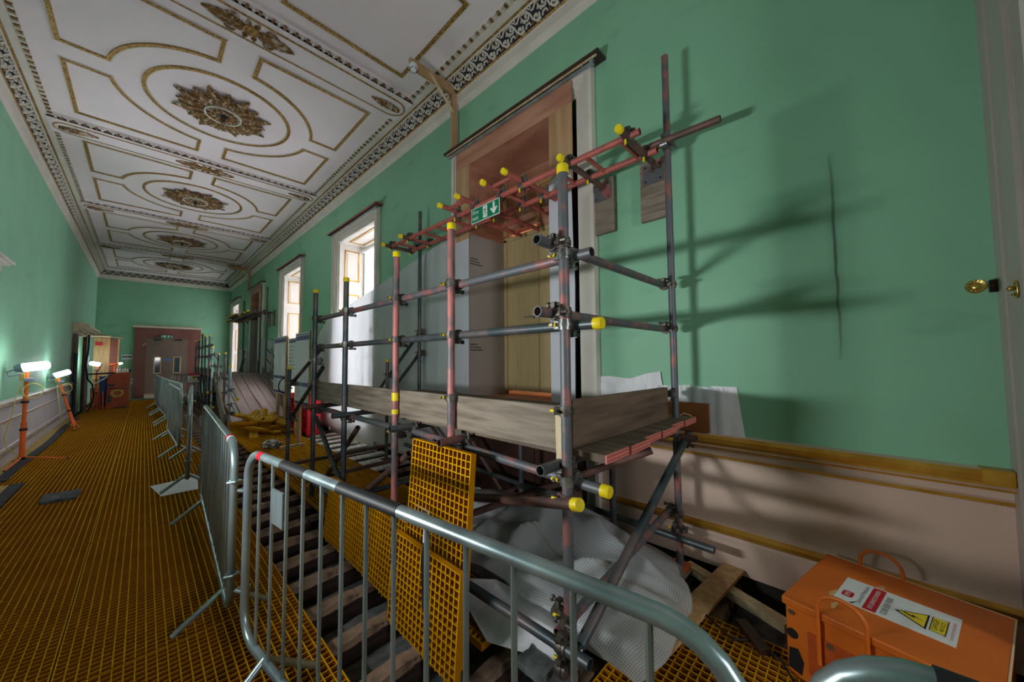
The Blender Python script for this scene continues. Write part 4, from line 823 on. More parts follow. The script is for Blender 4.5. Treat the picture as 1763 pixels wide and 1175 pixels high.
# ------------------------------------------------------------------ signs and fittings near the landing
def lift(M, d): return M @ Matrix.Translation((0, 0, d))
t = thing('fire_exit_sign', 'green fire exit sign with running figure and down arrow hanging from the ladder beam', 'sign', (2.245, 2.49, 2.85))
M = frame_M((2.243, 2.695, 2.855), (0, -1, 0), (0, 0.02, 1))
m1 = MB(); m1.box((0, 0, -0.003), (0.405, 0.152, 0), 0, M); quad(m1, lift(M, .0008), .007, .007, .398, .145, 0, 1); obj('panel', m1, ['sign_white', 'sign_green'], t)
m1 = MB(); L2 = lift(M, 0.0016)
text_mb(m1, 'Fire', 0.058, L2 @ Matrix.Translation((0.02, 0.105, 0)), align='LEFT'); text_mb(m1, 'exit', 0.058, L2 @ Matrix.Translation((0.02, 0.048, 0)), align='LEFT')
obj('lettering', m1, 'sign_white', t, smooth=False)
def runner(mb, M, x, y, h, mi0=0, mi1=1):
    quad(mb, M, x, y, x + h * .52, y + h, 0, mi0); K = lift(M, .0006); X = lambda a: x + h * a; Y = lambda a: y + h * a
    mb.face([mb.bm.verts.new(K @ Vector((X(.30) + h * .055 * math.cos(i * PI / 5), Y(.84) + h * .055 * math.sin(i * PI / 5), 0))) for i in range(10)], mi1)
    for pl in ([(.22, .75), (.32, .76), (.30, .45), (.20, .45)], [(.29, .74), (.44, .60), (.41, .56), (.29, .66)], [(.22, .74), (.08, .66), (.06, .52), (.10, .52), (.13, .63), (.22, .66)], [(.27, .47), (.44, .33), (.40, .10), (.35, .10), (.37, .31), (.22, .43)], [(.20, .48), (.20, .28), (.02, .20), (.02, .25), (.15, .32), (.15, .46)]): poly2(mb, K, [(X(a), Y(b)) for a, b in pl], 0, mi1)
m1 = MB(); runner(m1, L2, .175, .018, .118); obj('running_figure', m1, ['sign_white', 'sign_green'], t, smooth=False)
m1 = MB(); poly2(m1, L2, [(.315, .135), (.341, .135), (.341, .068), (.362, .088), (.378, .075), (.328, .018), (.278, .075), (.294, .088), (.315, .068)]); obj('arrow', m1, 'sign_white', t, smooth=False)
for yy in (2.68, 2.31): m1 = MB(); m1.sweep([(2.243, yy, 3.0), (2.235, yy, 3.03), (2.26, yy, 3.075), (2.31, yy, 3.06), (2.30, yy, 3.01), (2.25, yy, 2.995)], 0.003, 5); obj('wire_tie', m1, 'galvanised', t)
# timber bracket with a smoke detector
def bracket(y, lab, x0=2.84, x1=2.10):
    t = thing('timber_bracket', lab, 'bracket', (x0 - .03, y, 4.36), 'timber brackets carrying detectors')
    m1 = MB(); m1.box((x0 - .09, y - .022, 4.307), (x0, y + .022, 5.16)); obj('upright', m1, 'ply_yellow', t, bevel=.002)
    m1 = MB(); m1.beam((x0 - .045, y, 5.12), (x1, y - .05, 5.07), 0.045, 0.12); obj('arm', m1, 'ply_yellow', t, bevel=.002)
    m1 = MB(); m1.beam((x0 - .09, y - .035, 4.80), (x1 + .27, y - .07, 5.10), 0.02, 0.035, (0, 1, 0)); obj('diagonal_strut', m1, 'pale_timber', t)
    m1 = MB(); m1.lathe((x1 + .03, y - .07, 5.03), (-.15, -.6, -1), [(0.05, 0), (0.055, 0.02), (0.05, 0.045), (0.038, 0.06), (0.03, 0.085), (0.012, 0.092), (0, .092)], 24)
    d = obj('smoke_detector', m1, 'white_plastic', t); m1 = MB()
    for k in range(8): a = k * PI / 4; m1.box((x1 + .025 + .045 * math.cos(a) - .006, y - .09 + .045 * math.sin(a) - .006, 4.965), (x1 + .025 + .045 * math.cos(a) + .006, y - .09 + .045 * math.sin(a) + .006, 4.975))
    obj('sensor_slots', m1, 'black', d)
    m1 = MB(); m1.cyl((x0 - .05, y + .03, 4.36), (x0 - .05, y + .09, 4.36), 0.03, 0.005); obj('foot_block', m1, 'pine', t)
bracket(3.72, 'timber bracket holding a white detector under the ceiling, standing on the nearer dark hood board'); bracket(17.05, 'distant timber bracket rising from the far doorway hood board')
# brass hold-back and escutcheon on the white jamb
t = thing('curtain_holdback', 'brass rosette hold-back on a thin stem beside the white jamb', 'hold-back', (2.86, -0.53, 1.84))
m1 = MB(); m1.cyl((2.872, -0.535, 1.84), (2.74, -0.455, 1.828), 0.004, n=8); obj('stem', m1, 'brass', t)
m1 = MB(); m1.lathe((2.75, -0.455, 1.83), (-1, .25, .1), [(0.0, -0.004), (0.028, 0), (0.034, 0.004), (0.030, 0.009), (0.02, 0.007), (0.012, 0.012), (0.005, 0.013), (0, .013)], 24)
for k in range(12): a = k * PI / 6; m1.sphere((2.742, -0.453 + .024 * math.cos(a), 1.832 + .024 * math.sin(a)), 0.005, 6)
obj('rosette', m1, 'brass', t)
m1 = MB(); m1.box((2.866, -0.542, 1.81), (2.886, -0.515, 1.87)); obj('fixing_block', m1, 'mahogany', t)
t = thing('escutcheon', 'oval brass escutcheon with keyhole fixed on the white jamb at the right edge', 'escutcheon', (2.60, -0.54, 1.75))
m1 = MB(); pl = [(2.60 + .022 * math.cos(a), -0.538, 1.785 + .016 * (1 if math.sin(a) >= 0 else -1) + .024 * math.sin(a)) for a in [k * PI / 12 for k in range(24)]]; m1.prism(pl, (0, 0.006, 0)); obj('plate', m1, 'brass', t, bevel=.002)
m1 = MB(); m1.sphere((2.605, -0.522, 1.79), 0.012, 10); m1.sphere((2.595, -0.526, 1.762), 0.007, 8); obj('thumb_turn', m1, 'brass', t)
mb = MB(); mb.box((2.745, -0.545, -0.1), (2.765, -0.532, 4.6)); struct('trim_12', mb, 'jamb_grey')

# paper, packing sheets and a board on the wall by the landing
def sheet(name, pts, x, m_, lab, cat='sheet', wav=0.006, th=0.0015, group=None):
    """thin sheet hung on the window wall; pts are (y, z) of its outline"""
    m1 = MB(); m1.prism([(x + wav * math.sin(7 * y + 3 * z), y, z) for y, z in pts], (-th, 0, 0)); return tag(obj(name, m1, m_, smooth=False), lab, cat, group)
def curtain(name, y0, y1, zt, zb, x, m_, lab, group=None, fold=0.02, n=46, lean=0.0):
    m1 = MB(); A = []; B = []
    for k in range(n + 1):
        f = k / n; y = y0 + (y1 - y0) * f; w_ = fold * (math.sin(f * 37) * .5 + math.sin(f * 15 + 1) * .6)
        zz = zt(f) if callable(zt) else zt
        A.append(m1.bm.verts.new((x + w_ * .6, y, zz))); B.append(m1.bm.verts.new((x + w_ - lean, y, zb(f) if callable(zb) else zb)))
    for k in range(n): m1.face([A[k], A[k + 1], B[k + 1], B[k]])
    o = obj(name, m1, m_); return tag(o, lab, 'sheet', group)
sheet('paper_sheet', [(1.66, 1.20), (1.655, 1.335), (1.54, 1.34), (1.36, 1.325), (1.20, 1.375), (1.10, 1.39), (1.075, 1.20)], 2.875, 'paper', 'torn white paper taped to the wall between the doorway casing and the tall rear tube')
sheet('paper_sheet', [(1.68, 1.08), (1.66, 1.28), (1.22, 1.275), (1.22, 1.08)], 2.868, 'paper', 'lower white paper strip overlapping the torn paper above the boards')
curtain('packing_sheet', 1.15, 0.66, lambda f: 1.285 - .005 * math.sin(9 * f), lambda f: 0.86 - 0.0 * f, 2.864, 'poly_sheet', 'wavy translucent packing sheet on the wall behind the small brown board', fold=.006, n=60)
sheet('packing_sheet', [(0.74, 1.29), (0.575, 1.29), (0.555, 1.1), (0.535, 0.945), (0.70, 0.925)], 2.872, 'paper', 'ribbed white packing sheet at the right end of the wall papers, over the gilded rail')
m1 = MB(); m1.box((2.83, 0.745, 0.955), (2.856, 1.14, 1.165)); o = obj('brown_board', m1, 'orange_dark', bevel=.002); tag(o, 'small varnished brown board propped on the gilded rail behind the rear tube', 'board'); o.data.materials[0] = mat('varnished', srgb(140, 88, 46), .4, col2=srgb(120, 72, 38), nscale=4)
m1 = MB(); m1.sweep([(2.829, 1.02, 1.06), (2.829, .97, 1.04), (2.829, .92, 1.08), (2.829, .87, 1.07), (2.829, .84, 1.03)], .004, 5); obj('glue_streak', m1, 'skin_dust', o)
# translucent protection sheets hung along the wall in front of the nearest window
ZT = lambda y: 3.14 if y < 3.9 else (3.14 - (y - 3.9) * .17 if y < 5.9 else (2.80 - (y - 5.9) * .15 if y < 8.3 else 2.44 - (y - 8.3) * .55))
for y0_, y1_, lab in ((3.83, 5.35, 'tall translucent protection sheet hanging left of the plywood doorway'), (5.33, 7.0, 'translucent protection sheet across the near half of the nearest window'), (6.98, 9.25, 'translucent protection sheet with curved top across the far side of the nearest window')):
    curtain('protection_sheet', y0_, y1_, lambda f: ZT(y0_ + (y1_ - y0_) * f), 0.12, 2.80, 'poly_sheet', lab, 'protection sheets at the nearest window', fold=.012, lean=0.05)
curtain('protection_sheet', 12.2, 14.75, lambda f: 2.05 + .25 * f, 0.2, 2.80, 'poly_sheet', 'translucent protection sheet on the wall before the far doorway', fold=.012); curtain('protection_sheet', 17.1, 18.9, 2.0, 0.2, 2.80, 'poly_sheet', 'translucent protection sheet between the far doorway and the farthest window', fold=.012)

# ------------------------------------------------------------------ orange transformer box
A = Vector((2.80, 0.137, 0)); Bc = Vector((2.165, 0.283, 0)); xd = (A - Bc).normalized(); yd = Vector((-xd.y, xd.x, 0)); Wd = (A - Bc).length; Ld = 0.635; Hd = 0.35
C0 = Bc - yd * Ld                                            # near left corner
M = frame_M(C0, xd, yd)
t = thing('transformer_box', 'orange steel site transformer with warning label on its lid and hoop handles, against the dado', 'transformer', C0)
m1 = MB(); m1.box((0.012, 0.012, 0.0), (Wd - 0.012, Ld - .012, Hd - 0.02), 0, M); obj('case', m1, 'orange_paint', t, bevel=.004)
m1 = MB(); m1.box((0, 0, Hd - 0.035), (Wd, Ld, Hd), 0, M); ld = obj('lid', m1, 'orange_paint', t, bevel=.006)
m1 = MB()
for p, r in (((.30, .42), .07), ((.22, .50), .035), ((.42, .38), .045), ((.12, .47), .025)):
    m1.face([m1.bm.verts.new(M @ Vector((p[0] + r * (1 + .5 * noise.noise(Vector((a * 2, p[0] * 9, 0)))) * 1.5 * math.cos(a), p[1] + r * .4 * (1 + .6 * noise.noise(Vector((a * 3, p[1] * 9, 2)))) * math.sin(a), Hd + .0008))) for a in [k * PI / 14 for k in range(28)]])
obj('dust_mark', m1, mat('dust', srgb(214, 164, 110), .9).name, ld)
m1 = MB(); m1.box((Wd - .004, .004, Hd - .002), (Wd + .0015, Ld - .004, Hd + .0012), 0, M); m1.box((.01, -.0015, Hd - .004), (Wd, .004, Hd + .0012), 0, M); obj('worn_edge', m1, 'skin_dust', ld)
def hoop(x, s):
    m1 = MB(); y0_, y1_ = 0.335, 0.495; pts = [(x, y0_, Hd - .22), (x, y0_, Hd + .02)] + [(x, (y0_ + y1_) / 2 - .08 * math.cos(k * PI / 10), Hd + .03 + .07 * math.sin(k * PI / 10)) for k in range(11)] + [(x, y1_, Hd + .02), (x, y1_, Hd - .22)]
    m1.sweep([M @ Vector(p) for p in pts], .0085, 10); obj('hoop_handle', m1, 'orange_paint', t)
hoop(-0.011, -1); hoop(Wd + .011 - 0.012, 1)
m1 = MB()
for y_, z_, r in ((.60, .29, .012), (.46, .22, .014), (.33, .235, .014)): m1.cyl(M @ Vector((0.012, y_, z_)), M @ Vector((0.004, y_, z_)), r, n=16)
obj('bolt', m1, 'chrome', t)
m1 = MB(); m1.cyl(M @ Vector((0.012, .60, .19)), M @ Vector((0.008, .60, .19)), .022, n=18); m1.prism([M @ Vector(p) for p in ((.009, .57, .02), (.009, .62, .03), (.009, .615, .12), (.009, .58, .13), (.009, .56, .08))], xd * .003); obj('cable_hole', m1, 'black', t)
m1 = MB(); m1.box((.006, .10, .05), (.012, .54, .235), 0, M); obj('side_plate', m1, 'orange_dark', t)
# label: measured corners on the lid
LA, LB_, LC, LD = Vector((2.569, .05, 0)), Vector((2.508, -.315, 0)), Vector((2.243, -.263, 0)), Vector((2.317, .102, 0))
lx = (LA - LD).normalized(); ly = Vector((-lx.y, lx.x, 0)); lw = 0.258; lh = 0.368; LO = LD - ly * lh; LM = frame_M((LO.x, LO.y, Hd + .0006), lx, ly)
m1 = MB(); m1.box((0, 0, -.0006), (lw, lh, .0004), 0, LM); lab = obj('warning_label', m1, 'sign_white', ld, smooth=False)
K = lift(LM, .0009); K2 = lift(LM, .0014)
m1 = MB(); poly2(m1, K, [(.085 + dx, lh - .036 + dy) for dx, dy in ((-.03, -.012), (-.022, -.02), (.022, -.02), (.03, -.012), (.03, .012), (.022, .02), (-.022, .02), (-.03, .012))], 0, 0); quad(m1, K, .008, lh - .142, lw - .008, lh - .098, 0, 0); text_mb(m1, 'EMS', .026, K2 @ Matrix.Translation((.085, lh - .036, 0)), 1); text_mb(m1, 'SITE SERVICE DIVISION', .0215, K2 @ Matrix.Translation((lw / 2, lh - .12, 0)), 1, sx=.92)
text_mb(m1, 'NOT TO BE USED OUTSIDE', .014, K @ Matrix.Translation((.12, .032, 0)), 2, sx=.9); text_mb(m1, 'OR MOVED BY UNAUTHORISED', .012, K @ Matrix.Translation((.12, .014, 0)), 2, sx=.9); obj('red_print', m1, ['tape_red', 'sign_white', mat('pink_ink', srgb(226, 120, 150), .5).name], lab, smooth=False)
m1 = MB(); text_mb(m1, 'Electrical & Mechanical', .022, K @ Matrix.Translation((.135, lh - .08, 0)), 0, sx=.95); text_mb(m1, '0208 838 9080', .030, K @ Matrix.Translation((.115, lh - .163, 0)), 0); poly2(m1, K, [(.01, lh - .052), (.03, lh - .066), (.022, lh - .07), (.045, lh - .075), (.01, lh - .066)])
poly2(m1, K, [(.115, lh - .185), (.045, lh - .285), (.185, lh - .285)]); quad(m1, K, .055, lh - .338, .185, lh - .292); obj('black_print', m1, 'black', lab, smooth=False)
m1 = MB(); poly2(m1, K2, [(.115, lh - .197), (.057, lh - .279), (.173, lh - .279)]); quad(m1, K2, .058, lh - .335, .182, lh - .295); obj('yellow_print', m1, 'warn_yellow', lab, smooth=False)
K3 = lift(LM, .0018); m1 = MB(); poly2(m1, K3, [(.118, lh - .212), (.103, lh - .248), (.115, lh - .246), (.108, lh - .272), (.128, lh - .238), (.116, lh - .240), (.126, lh - .214)]); text_mb(m1, 'DANGER', .024, K3 @ Matrix.Translation((.12, lh - .306, 0)), 0); text_mb(m1, '400 VOLTS', .018, K3 @ Matrix.Translation((.12, lh - .325, 0)), 0); obj('warning_print', m1, 'black', lab, smooth=False)
# second orange case at the frame edge
m1 = MB(); Mb = frame_M((2.50, -0.62, 0), (math.cos(-.12), math.sin(-.12), 0), (-math.sin(-.12), math.cos(-.12), 0))
t = thing('equipment_case', 'orange equipment case cut by the right edge of the photo, behind the transformer', 'case', (2.6, -0.55, 0))
m1.box((0.09, -.50, 0), (0.36, 0.055, .37), 0, Mb); obj('case', m1, 'orange_paint', t, bevel=.004); m1 = MB(); m1.box((0.08, -.51, .37), (0.37, 0.065, .385), 0, Mb); obj('lid', m1, mat('faded_orange', srgb(224, 128, 86), .5).name, t, bevel=.003)

# ------------------------------------------------------------------ under the landing: net heap, timbers, sheets
def heap(name, f, x0, x1, y0, y1, n, m, mats_, lab, cat):
    m1 = MB(); uvl = m1.bm.loops.layers.uv.new('UVMap'); G = []; s_ = {}
    for i in range(n + 1):
        r = []
        for j in range(m + 1):
            u, v = i / n, j / m; p = f(u, v); vt = m1.bm.verts.new(p); s_[vt] = (u * (x1 - x0), v * (y1 - y0)); r.append(vt)
        G.append(r)
    for i in range(n):
        for j in range(m):
            fa = m1.face([G[i][j], G[i + 1][j], G[i + 1][j + 1], G[i][j + 1]], 1 if len(mats_) > 1 and (abs((i / n + .10 * math.sin(j / m * 5)) - .42) < .018 or abs((i / n + .06 * math.sin(j / m * 4 + 1)) - .72) < .015) else 0)
            for lp in fa.loops: lp[uvl].uv = s_[lp.vert]
    o = obj(name, m1, mats_); return tag(o, lab, cat)
def netf(u, v):
    x = 1.50 + 1.10 * u; y = 0.70 + 0.26 * u * u + 2.5 * v; e = (math.sin(PI * min(1, max(0, u * .92 + .06))) ** .55) * (math.sin(PI * min(1, max(0, v * .94 + .04))) ** .5)
    z = 0.04 + 0.36 * e * (0.62 + .38 * math.sin(1.1 + v * 3.6)) + .13 * noise.noise(Vector((x * 2.4, y * 2.1, 1))) * e + .16 * (.5 - abs(noise.noise(Vector((x * 3.2 + y, y * 2.4, 5))))) * e - .05 * abs(noise.noise(Vector((x * 9, y * 5, 2)))) * e
    r = 0.05 * noise.noise(Vector((x * 3, y * 3, 9)))
    return (x + r, y + r - .10 * (1 - v) * math.sin(PI * u), max(z, .03) + .03 * math.sin(u * 22 + 6 * v) * e)
heap('debris_netting', netf, 1.5, 2.78, .66, 3.16, 70, 130, ['net', 'net_band'], 'crumpled heap of white debris netting bundled under the near landing', 'netting')
heap('tarpaulin', lambda u, v: (1.62 + 1.1 * u, 0.85 + 2.2 * v, 0.02 + 0.30 * math.sin(PI * u) ** .6 * math.sin(PI * v) ** .5 + .03 * noise.noise(Vector((u * 5, v * 7, 2)))), 0, 1, 0, 1, 30, 50, [mat('tarp', srgb(150, 140, 130), .7, col2=srgb(110, 100, 94), nscale=4).name], 'dull folded dust sheet inside the netting heap', 'dust sheet')
def board(name, p0, p1, w, h, m_, lab, cat='board', up=(0, 0, 1), group=None): m1 = MB(); m1.beam(p0, p1, w, h, up); return tag(obj(name, m1, m_, bevel=.002), lab, cat, group)
board('timber_board', (2.84, 0.63, .055), (1.85, 0.76, .035), .13, .022, 'pine', 'light pine board lying across the grid behind the netting heap')
board('timber_batten', (2.74, 0.90, .01), (2.50, 0.30, .01), .075, .05, 'pale_timber', 'pale timber batten running towards the transformer along the dark gap')
board('timber_batten', (2.36, 0.50, .02), (2.20, 0.36, .02), .06, .03, 'mahogany', 'short dark timber offcut on the grid before the transformer')
m1 = MB(); m1.box((2.60, 0.86, -.01), (2.72, 0.98, .05)); tag(obj('rubber_foot', m1, 'orange_dark', bevel=.01), 'worn orange rubber block at the foot of the tall rear tube', 'block')
sheet_pts = [(1.28, 1.42, .03), (1.46, .98, .04), (1.62, 1.02, .12), (1.52, 1.6, .16), (1.40, 1.9, .10)]
m1 = MB(); m1.prism(sheet_pts, (0, 0, .004)); tag(obj('printed_sheet', m1, 'paper', smooth=False), 'white printed sheet sticking out below the netting beside the front tube', 'sheet')
m1 = MB()
for k in range(60):
    f = k / 60
q = [[m1.bm.verts.new((1.285 + .12 * i / 5 + .008 * noise.noise(Vector((i, j, 1))), 1.06 + .16 * j / 5 + .008 * noise.noise(Vector((i, j, 7))), .055 + .012 * noise.noise(Vector((i * 1.3, j * 1.3, 3))))) for j in range(6)] for i in range(6)]
for i in range(5):
    for j in range(5): m1.face([q[i][j], q[i + 1][j], q[i + 1][j + 1], q[i][j + 1]])
bm_ = m1.bm; ext = bmesh.ops.extrude_face_region(bm_, geom=bm_.faces[:]); bmesh.ops.translate(bm_, verts=[v for v in ext['geom'] if isinstance(v, bmesh.types.BMVert)], vec=(0, 0, -.035)); tag(obj('mortar_lump', m1, 'stone_grey'), 'flat grey lump of mortar on the grid beside the foot of the front tube', 'mortar')
m1 = MB(); m1.sweep([(2.30, .70, .03), (2.22, .62, .05), (2.18, .50, .02), (2.25, .42, .02), (2.20, .30, .02), (2.02, .20, .02), (1.9, .05, .02)], .006, 6); tag(obj('black_cable', m1, 'cable_black'), 'thin black cable trailing over the grid before the transformer', 'cable')
# strips of lath beyond the landing, near white to paint in window light
for k in range(9):
    y = 4.85 + k * .365; board('lath_strip', (1.98 if k < 3 else 1.90, y + .10, -.05), (2.84, y + .10, -.05), .19, .03, 'lath_window_lit', 'lath strip whitened as if window-lit, on the joists by the nearest window, %s beyond the landing' % ordw(k + 1), 'lath', group='pale lath strips on the joists')
# pile of yellow grid offcuts
random.seed(11); om = [grating('grid_offcut', 3, 20, 'offcut_yellow', h=.05, t=.012), grating('grid_offcut', 2, 16, 'offcut_yellow', h=.05, t=.012), grating('grid_offcut', 4, 13, 'offcut_yellow', h=.05, t=.012)]
HOW = ('lowest layer', 'middle layer', 'upper layer')
for k in range(30):
    q = (0, 1, 2, 0, 1)[k % 5]; o = bpy.data.objects.new('grid_offcut', om[q]); COL.objects.link(o); L = (20, 16, 13)[q] * .0385; lay = k // 11
    cx_ = 1.48 + (k % 11) * .062 + random.uniform(-.04, .04); cy_ = 8.5 + (k * 7 % 11) * .10 + lay * .1; a = .38 + random.gauss(0, .26) + (1.1 if k % 9 == 4 else 0) - (.7 if k > 24 else 0)
    o.rotation_euler = (random.uniform(-.02, .05) + .05 * lay, random.uniform(-.08, .08), a); o.location = (cx_ - .5 * L * -math.sin(a), cy_ - .5 * L * math.cos(a), .07 + lay * .085 + .010 * (k % 5)); tag(o, 'yellow grid strip offcut, %s laid from the bottom in the pile by the far ramp' % ordw(k + 1), 'offcut', 'pile of yellow grid offcuts')
random.seed(5)
m1 = MB(); bm_ = m1.bm; bmesh.ops.create_icosphere(bm_, subdivisions=4, radius=.12)
for v in bm_.verts: n_ = noise.noise(v.co * 22) * .05 + noise.noise(v.co * 60) * .02; v.co = v.co * (1 + n_ * 9); v.co.z = max(v.co.z * .6 + .05, 0); v.co += Vector((1.56, 7.15, .03))
tag(obj('crumpled_foil', m1, 'crumple', smooth=False), 'crumpled grey and white foil ball on the grid in front of the offcut pile', 'foil')
m1 = MB(); m1.box((1.62, 6.92, .02), (2.0, 6.98, .06)); tag(obj('timber_batten', m1, 'pale_timber'), 'short pale batten lying on the grid beside the crumpled foil', 'board')
# notice boards on timber legs
def notice(x, y0, y1, z0, z1, lab, legs, full=True):
    t = thing('notice_board', lab, 'notice board', (x, (y0 + y1) / 2, 0), 'notice boards on timber legs')
    for yl in legs: m1 = MB(); m1.box((x + .012, yl - .075, 0.012), (x + .05, yl + .075, z1 - .02)); obj('leg', m1, 'pine', t)
    m1 = MB(); m1.box((x, y0, z0), (x + .012, y1, z1)); p = obj('panel', m1, 'tape_white', t)
    F = frame_M((x - .001, y1, z0), (0, -1, 0), (0, 0, 1)); w_, h_ = y1 - y0, z1 - z0; m1 = MB()
    quad(m1, F, .02, h_ * .895, w_ - .02, h_ * .955); quad(m1, F, .02, h_ * .965, w_ - .02, h_ * .98)
    if full: quad(m1, F, .02, h_ * .262, w_ * .44, h_ * .315); quad(m1, F, w_ * .47, h_ * .262, w_ - .02, h_ * .315); quad(m1, F, .02, .015, w_ - .02, h_ * .055)
    obj('purple_band', m1, 'purple', p); m1 = MB()
    for k in range(7):
        if full: quad(m1, F, .05, h_ * (.24 - k * .022), w_ * random.uniform(.3, .42), h_ * (.245 - k * .022))
        else: quad(m1, F, .05, h_ * (.8 - k * .09), w_ * random.uniform(.5, .9), h_ * (.815 - k * .09))
    obj('fine_print', m1, 'grey_plastic', p)
    m1 = MB(); m1.box((x - .006, y0, z0), (x + .014, y0 + .03, z1)); obj('edge_strip', m1, 'pine', p)
notice(2.20, 9.10, 10.15, .74, 2.06, 'tall white notice board with purple bands, left of the two beside the ramp', (9.22, 9.85))
notice(1.95, 6.62, 7.45, .70, 2.0, 'tall white notice board with purple bands, right one, behind the short capped tube', (7.25,))
notice(2.12, 8.0, 8.6, 1.1, 1.96, 'small grey notice panel seen between the two tall notice boards', (8.05,), False)
mb = MB(); mb.cyl((1.93, 7.05, 1.05), (1.94, 7.05, 1.055), .05, n=16)
# red plastic stand
t = thing('red_stand', 'red plastic fire point stand with shelves behind the notice board legs', 'stand', (2.4, 8.3, 0))
m1 = MB(); m1.box((2.46, 7.75, .02), (2.5, 9.0, .78)); m1.box((2.26, 7.75, .02), (2.46, 7.79, .78)); m1.box((2.26, 8.96, .02), (2.46, 9.0, .78)); obj('frame', m1, 'red_plastic', t)
for z in (.06, .36, .68): m1 = MB(); m1.box((2.26, 7.79, z), (2.46, 8.96, z + .03)); obj('shelf', m1, 'red_plastic', t)
m1 = MB(); m1.sweep([(2.20, 9.15, 1.12), (2.12, 9.2, 1.05), (2.10, 9.25, .92), (2.12, 9.22, .82), (2.2, 9.15, .76)], .012, 8); tag(obj('hose_loop', m1, 'cable_black'), 'black looped hose beside the left notice board', 'hose')
board('leaning_board', (1.28, 11.3, .75), (1.22, 9.6, .22), .04, .34, 'plank', 'pale board leaning on edge against the foot of the far ramp, behind the second barrier', up=(0, .3, 1))

# ------------------------------------------------------------------ the walkway
m1 = MB(); m1.prism([(.10, 6.12, .002), (.53, 6.2, .002), (.49, 5.58, .002), (.18, 5.58, .002)], (0, 0, .004)); tag(obj('card_sheet', m1, 'paper', smooth=False), 'white sheet of card lying on the walkway under the third barrier foot', 'sheet')
m1 = MB(); m1.prism([(-.73, 6.55, .002), (-.45, 6.51, .002), (-.463, 6.18, .002), (-.716, 6.2, .002)], (0, 0, .028)); tag(obj('foam_pad', m1, 'foam_grey', bevel=.004), 'grey foam pad lying alone on the walkway', 'pad')
def floor_mat(y0, y1, x1, lab, wob=0.0):
    t = thing('edge_mat', lab, 'mat', (XL + .1, (y0 + y1) / 2, 0), 'edge mats along the left wall'); n = 60; m1 = MB(); m2 = MB(); A = []
    for k in range(n + 1):
        y = y0 + (y1 - y0) * k / n; x = x1 + wob * math.sin(y * 1.3) * .02 + (.008 if k % 2 else 0); A.append((x, y))
    for mm, o0, o1, z in ((m1, None, -.10, .012), (m2, -.10, 0, .016)):
        q = [[mm.bm.verts.new(((XL + .02 if o0 is None else x + o0 - (.012 if k % 2 else 0)), y, 0.001)), mm.bm.verts.new(((XL + .02 if o0 is None else x + o0 - (.012 if k % 2 else 0)), y, z)), mm.bm.verts.new((x + o1, y, z)), mm.bm.verts.new((x + o1, y, .001))] for k, (x, y) in enumerate(A)]
        for a, b in zip(q, q[1:]): [mm.face([a[i], a[(i + 1) % 4], b[(i + 1) % 4], b[i]]) for i in range(4)]
        mm.face(q[0]); mm.face(q[-1][::-1])
    obj('yellow_field', m1, 'mat_yellow', t); obj('grey_border', m2, 'mat_grey', t)
floor_mat(5.9, 7.45, -.98, 'tan edge mat with grey border, the nearer one at the left edge'); floor_mat(7.75, 15.0, -1.14, 'long tan edge mat with grey border running along the left wall', 1)

# floodlight stands
def flood(lab, tilt=False):
    t = thing('floodlight_stand', lab, 'floodlight', (0, 0, 0), 'orange tripod floodlights'); m1 = MB()
    m1.cyl((0, 0, .10), (0, 0, .62), .030); obj('lower_pole', m1, 'lamp_orange', t); m1 = MB(); m1.cyl((0, 0, .60), (0, 0, 1.36), .022); obj('upper_pole', m1, 'lamp_orange', t)
    for z in (.10, .52, .92): m1 = MB(); m1.cyl((0, 0, z - .018), (0, 0, z + .018), .038); obj('clamp_collar', m1, 'black_rubber', t)
    if not tilt: legs = [(.42, .02), (-.08, -.40), (-.12, .34)]
    else: legs = [(.06, .05), (-.05, .05), (0.0, -.06)]
    for lx_, ly_ in legs:
        m1 = MB(); z0 = .12 if not tilt else .42; m1.sweep([(0, 0, z0), (lx_, ly_, .018)], .011, 8); l_ = obj('leg', m1, 'lamp_orange', t); m1 = MB(); m1.sphere((lx_, ly_, .016), .016, 8); obj('rubber_foot', m1, 'black_rubber', l_)
    m1 = MB(); m1.box((-.06, -.035, 1.24), (-.01, .035, 1.34)); m1.box((-.02, -.05, 1.22), (.07, .05, 1.27), 1); obj('junction_box', m1, ['mat_yellow', 'grey_plastic'], t, bevel=.006)
    m1 = MB(); m1.cyl((-.11, 0, 1.41), (-.04, 0, 1.425), .045, .07); m1.sweep([(-.10, -.03, 1.40), (-.17, -.04, 1.36), (-.15, -.04, 1.30), (-.05, -.03, 1.33)], .010, 6); hd = obj('lamp_housing', m1, 'grey_plastic', t)
    m1 = MB(); m1.lathe((-.04, 0, 1.425), (1, 0, .16), [(0.05, 0), (.062, .01), (.062, .21), (.055, .235), (.035, .25), (0, .253)], 22); obj('diffuser', m1, 'lamp_tube', hd)
    m1 = MB(); m1.sweep([(-.03, -.03, 1.24), (-.07, -.04, 1.05), (-.10, -.05, .75), (-.15, -.06, .45), (-.13, -.06, .30), (-.02, -.04, .14)], .006, 6); m1.sweep([(0.0 + .09 * math.cos(a) + .07, -.035, 1.08 + .11 * math.sin(a)) for a in [k * PI / 8 for k in range(17)]], .006, 6); obj('cable', m1, 'cable_yellow', t)
    return t
def up_light(p, aim, e, r=.09):
    l = bpy.data.lights.new('floodlight_beam', 'SPOT'); l.energy = e; l.color = (.93, .95, 1.0); l.shadow_soft_size = r; l.spot_size = math.radians(104); l.spot_blend = .9
    o = bpy.data.objects.new('floodlight_beam', l); COL.objects.link(o); o.location = p; o.rotation_euler = (Vector(aim) - Vector(p)).to_track_quat('-Z', 'Y').to_euler()
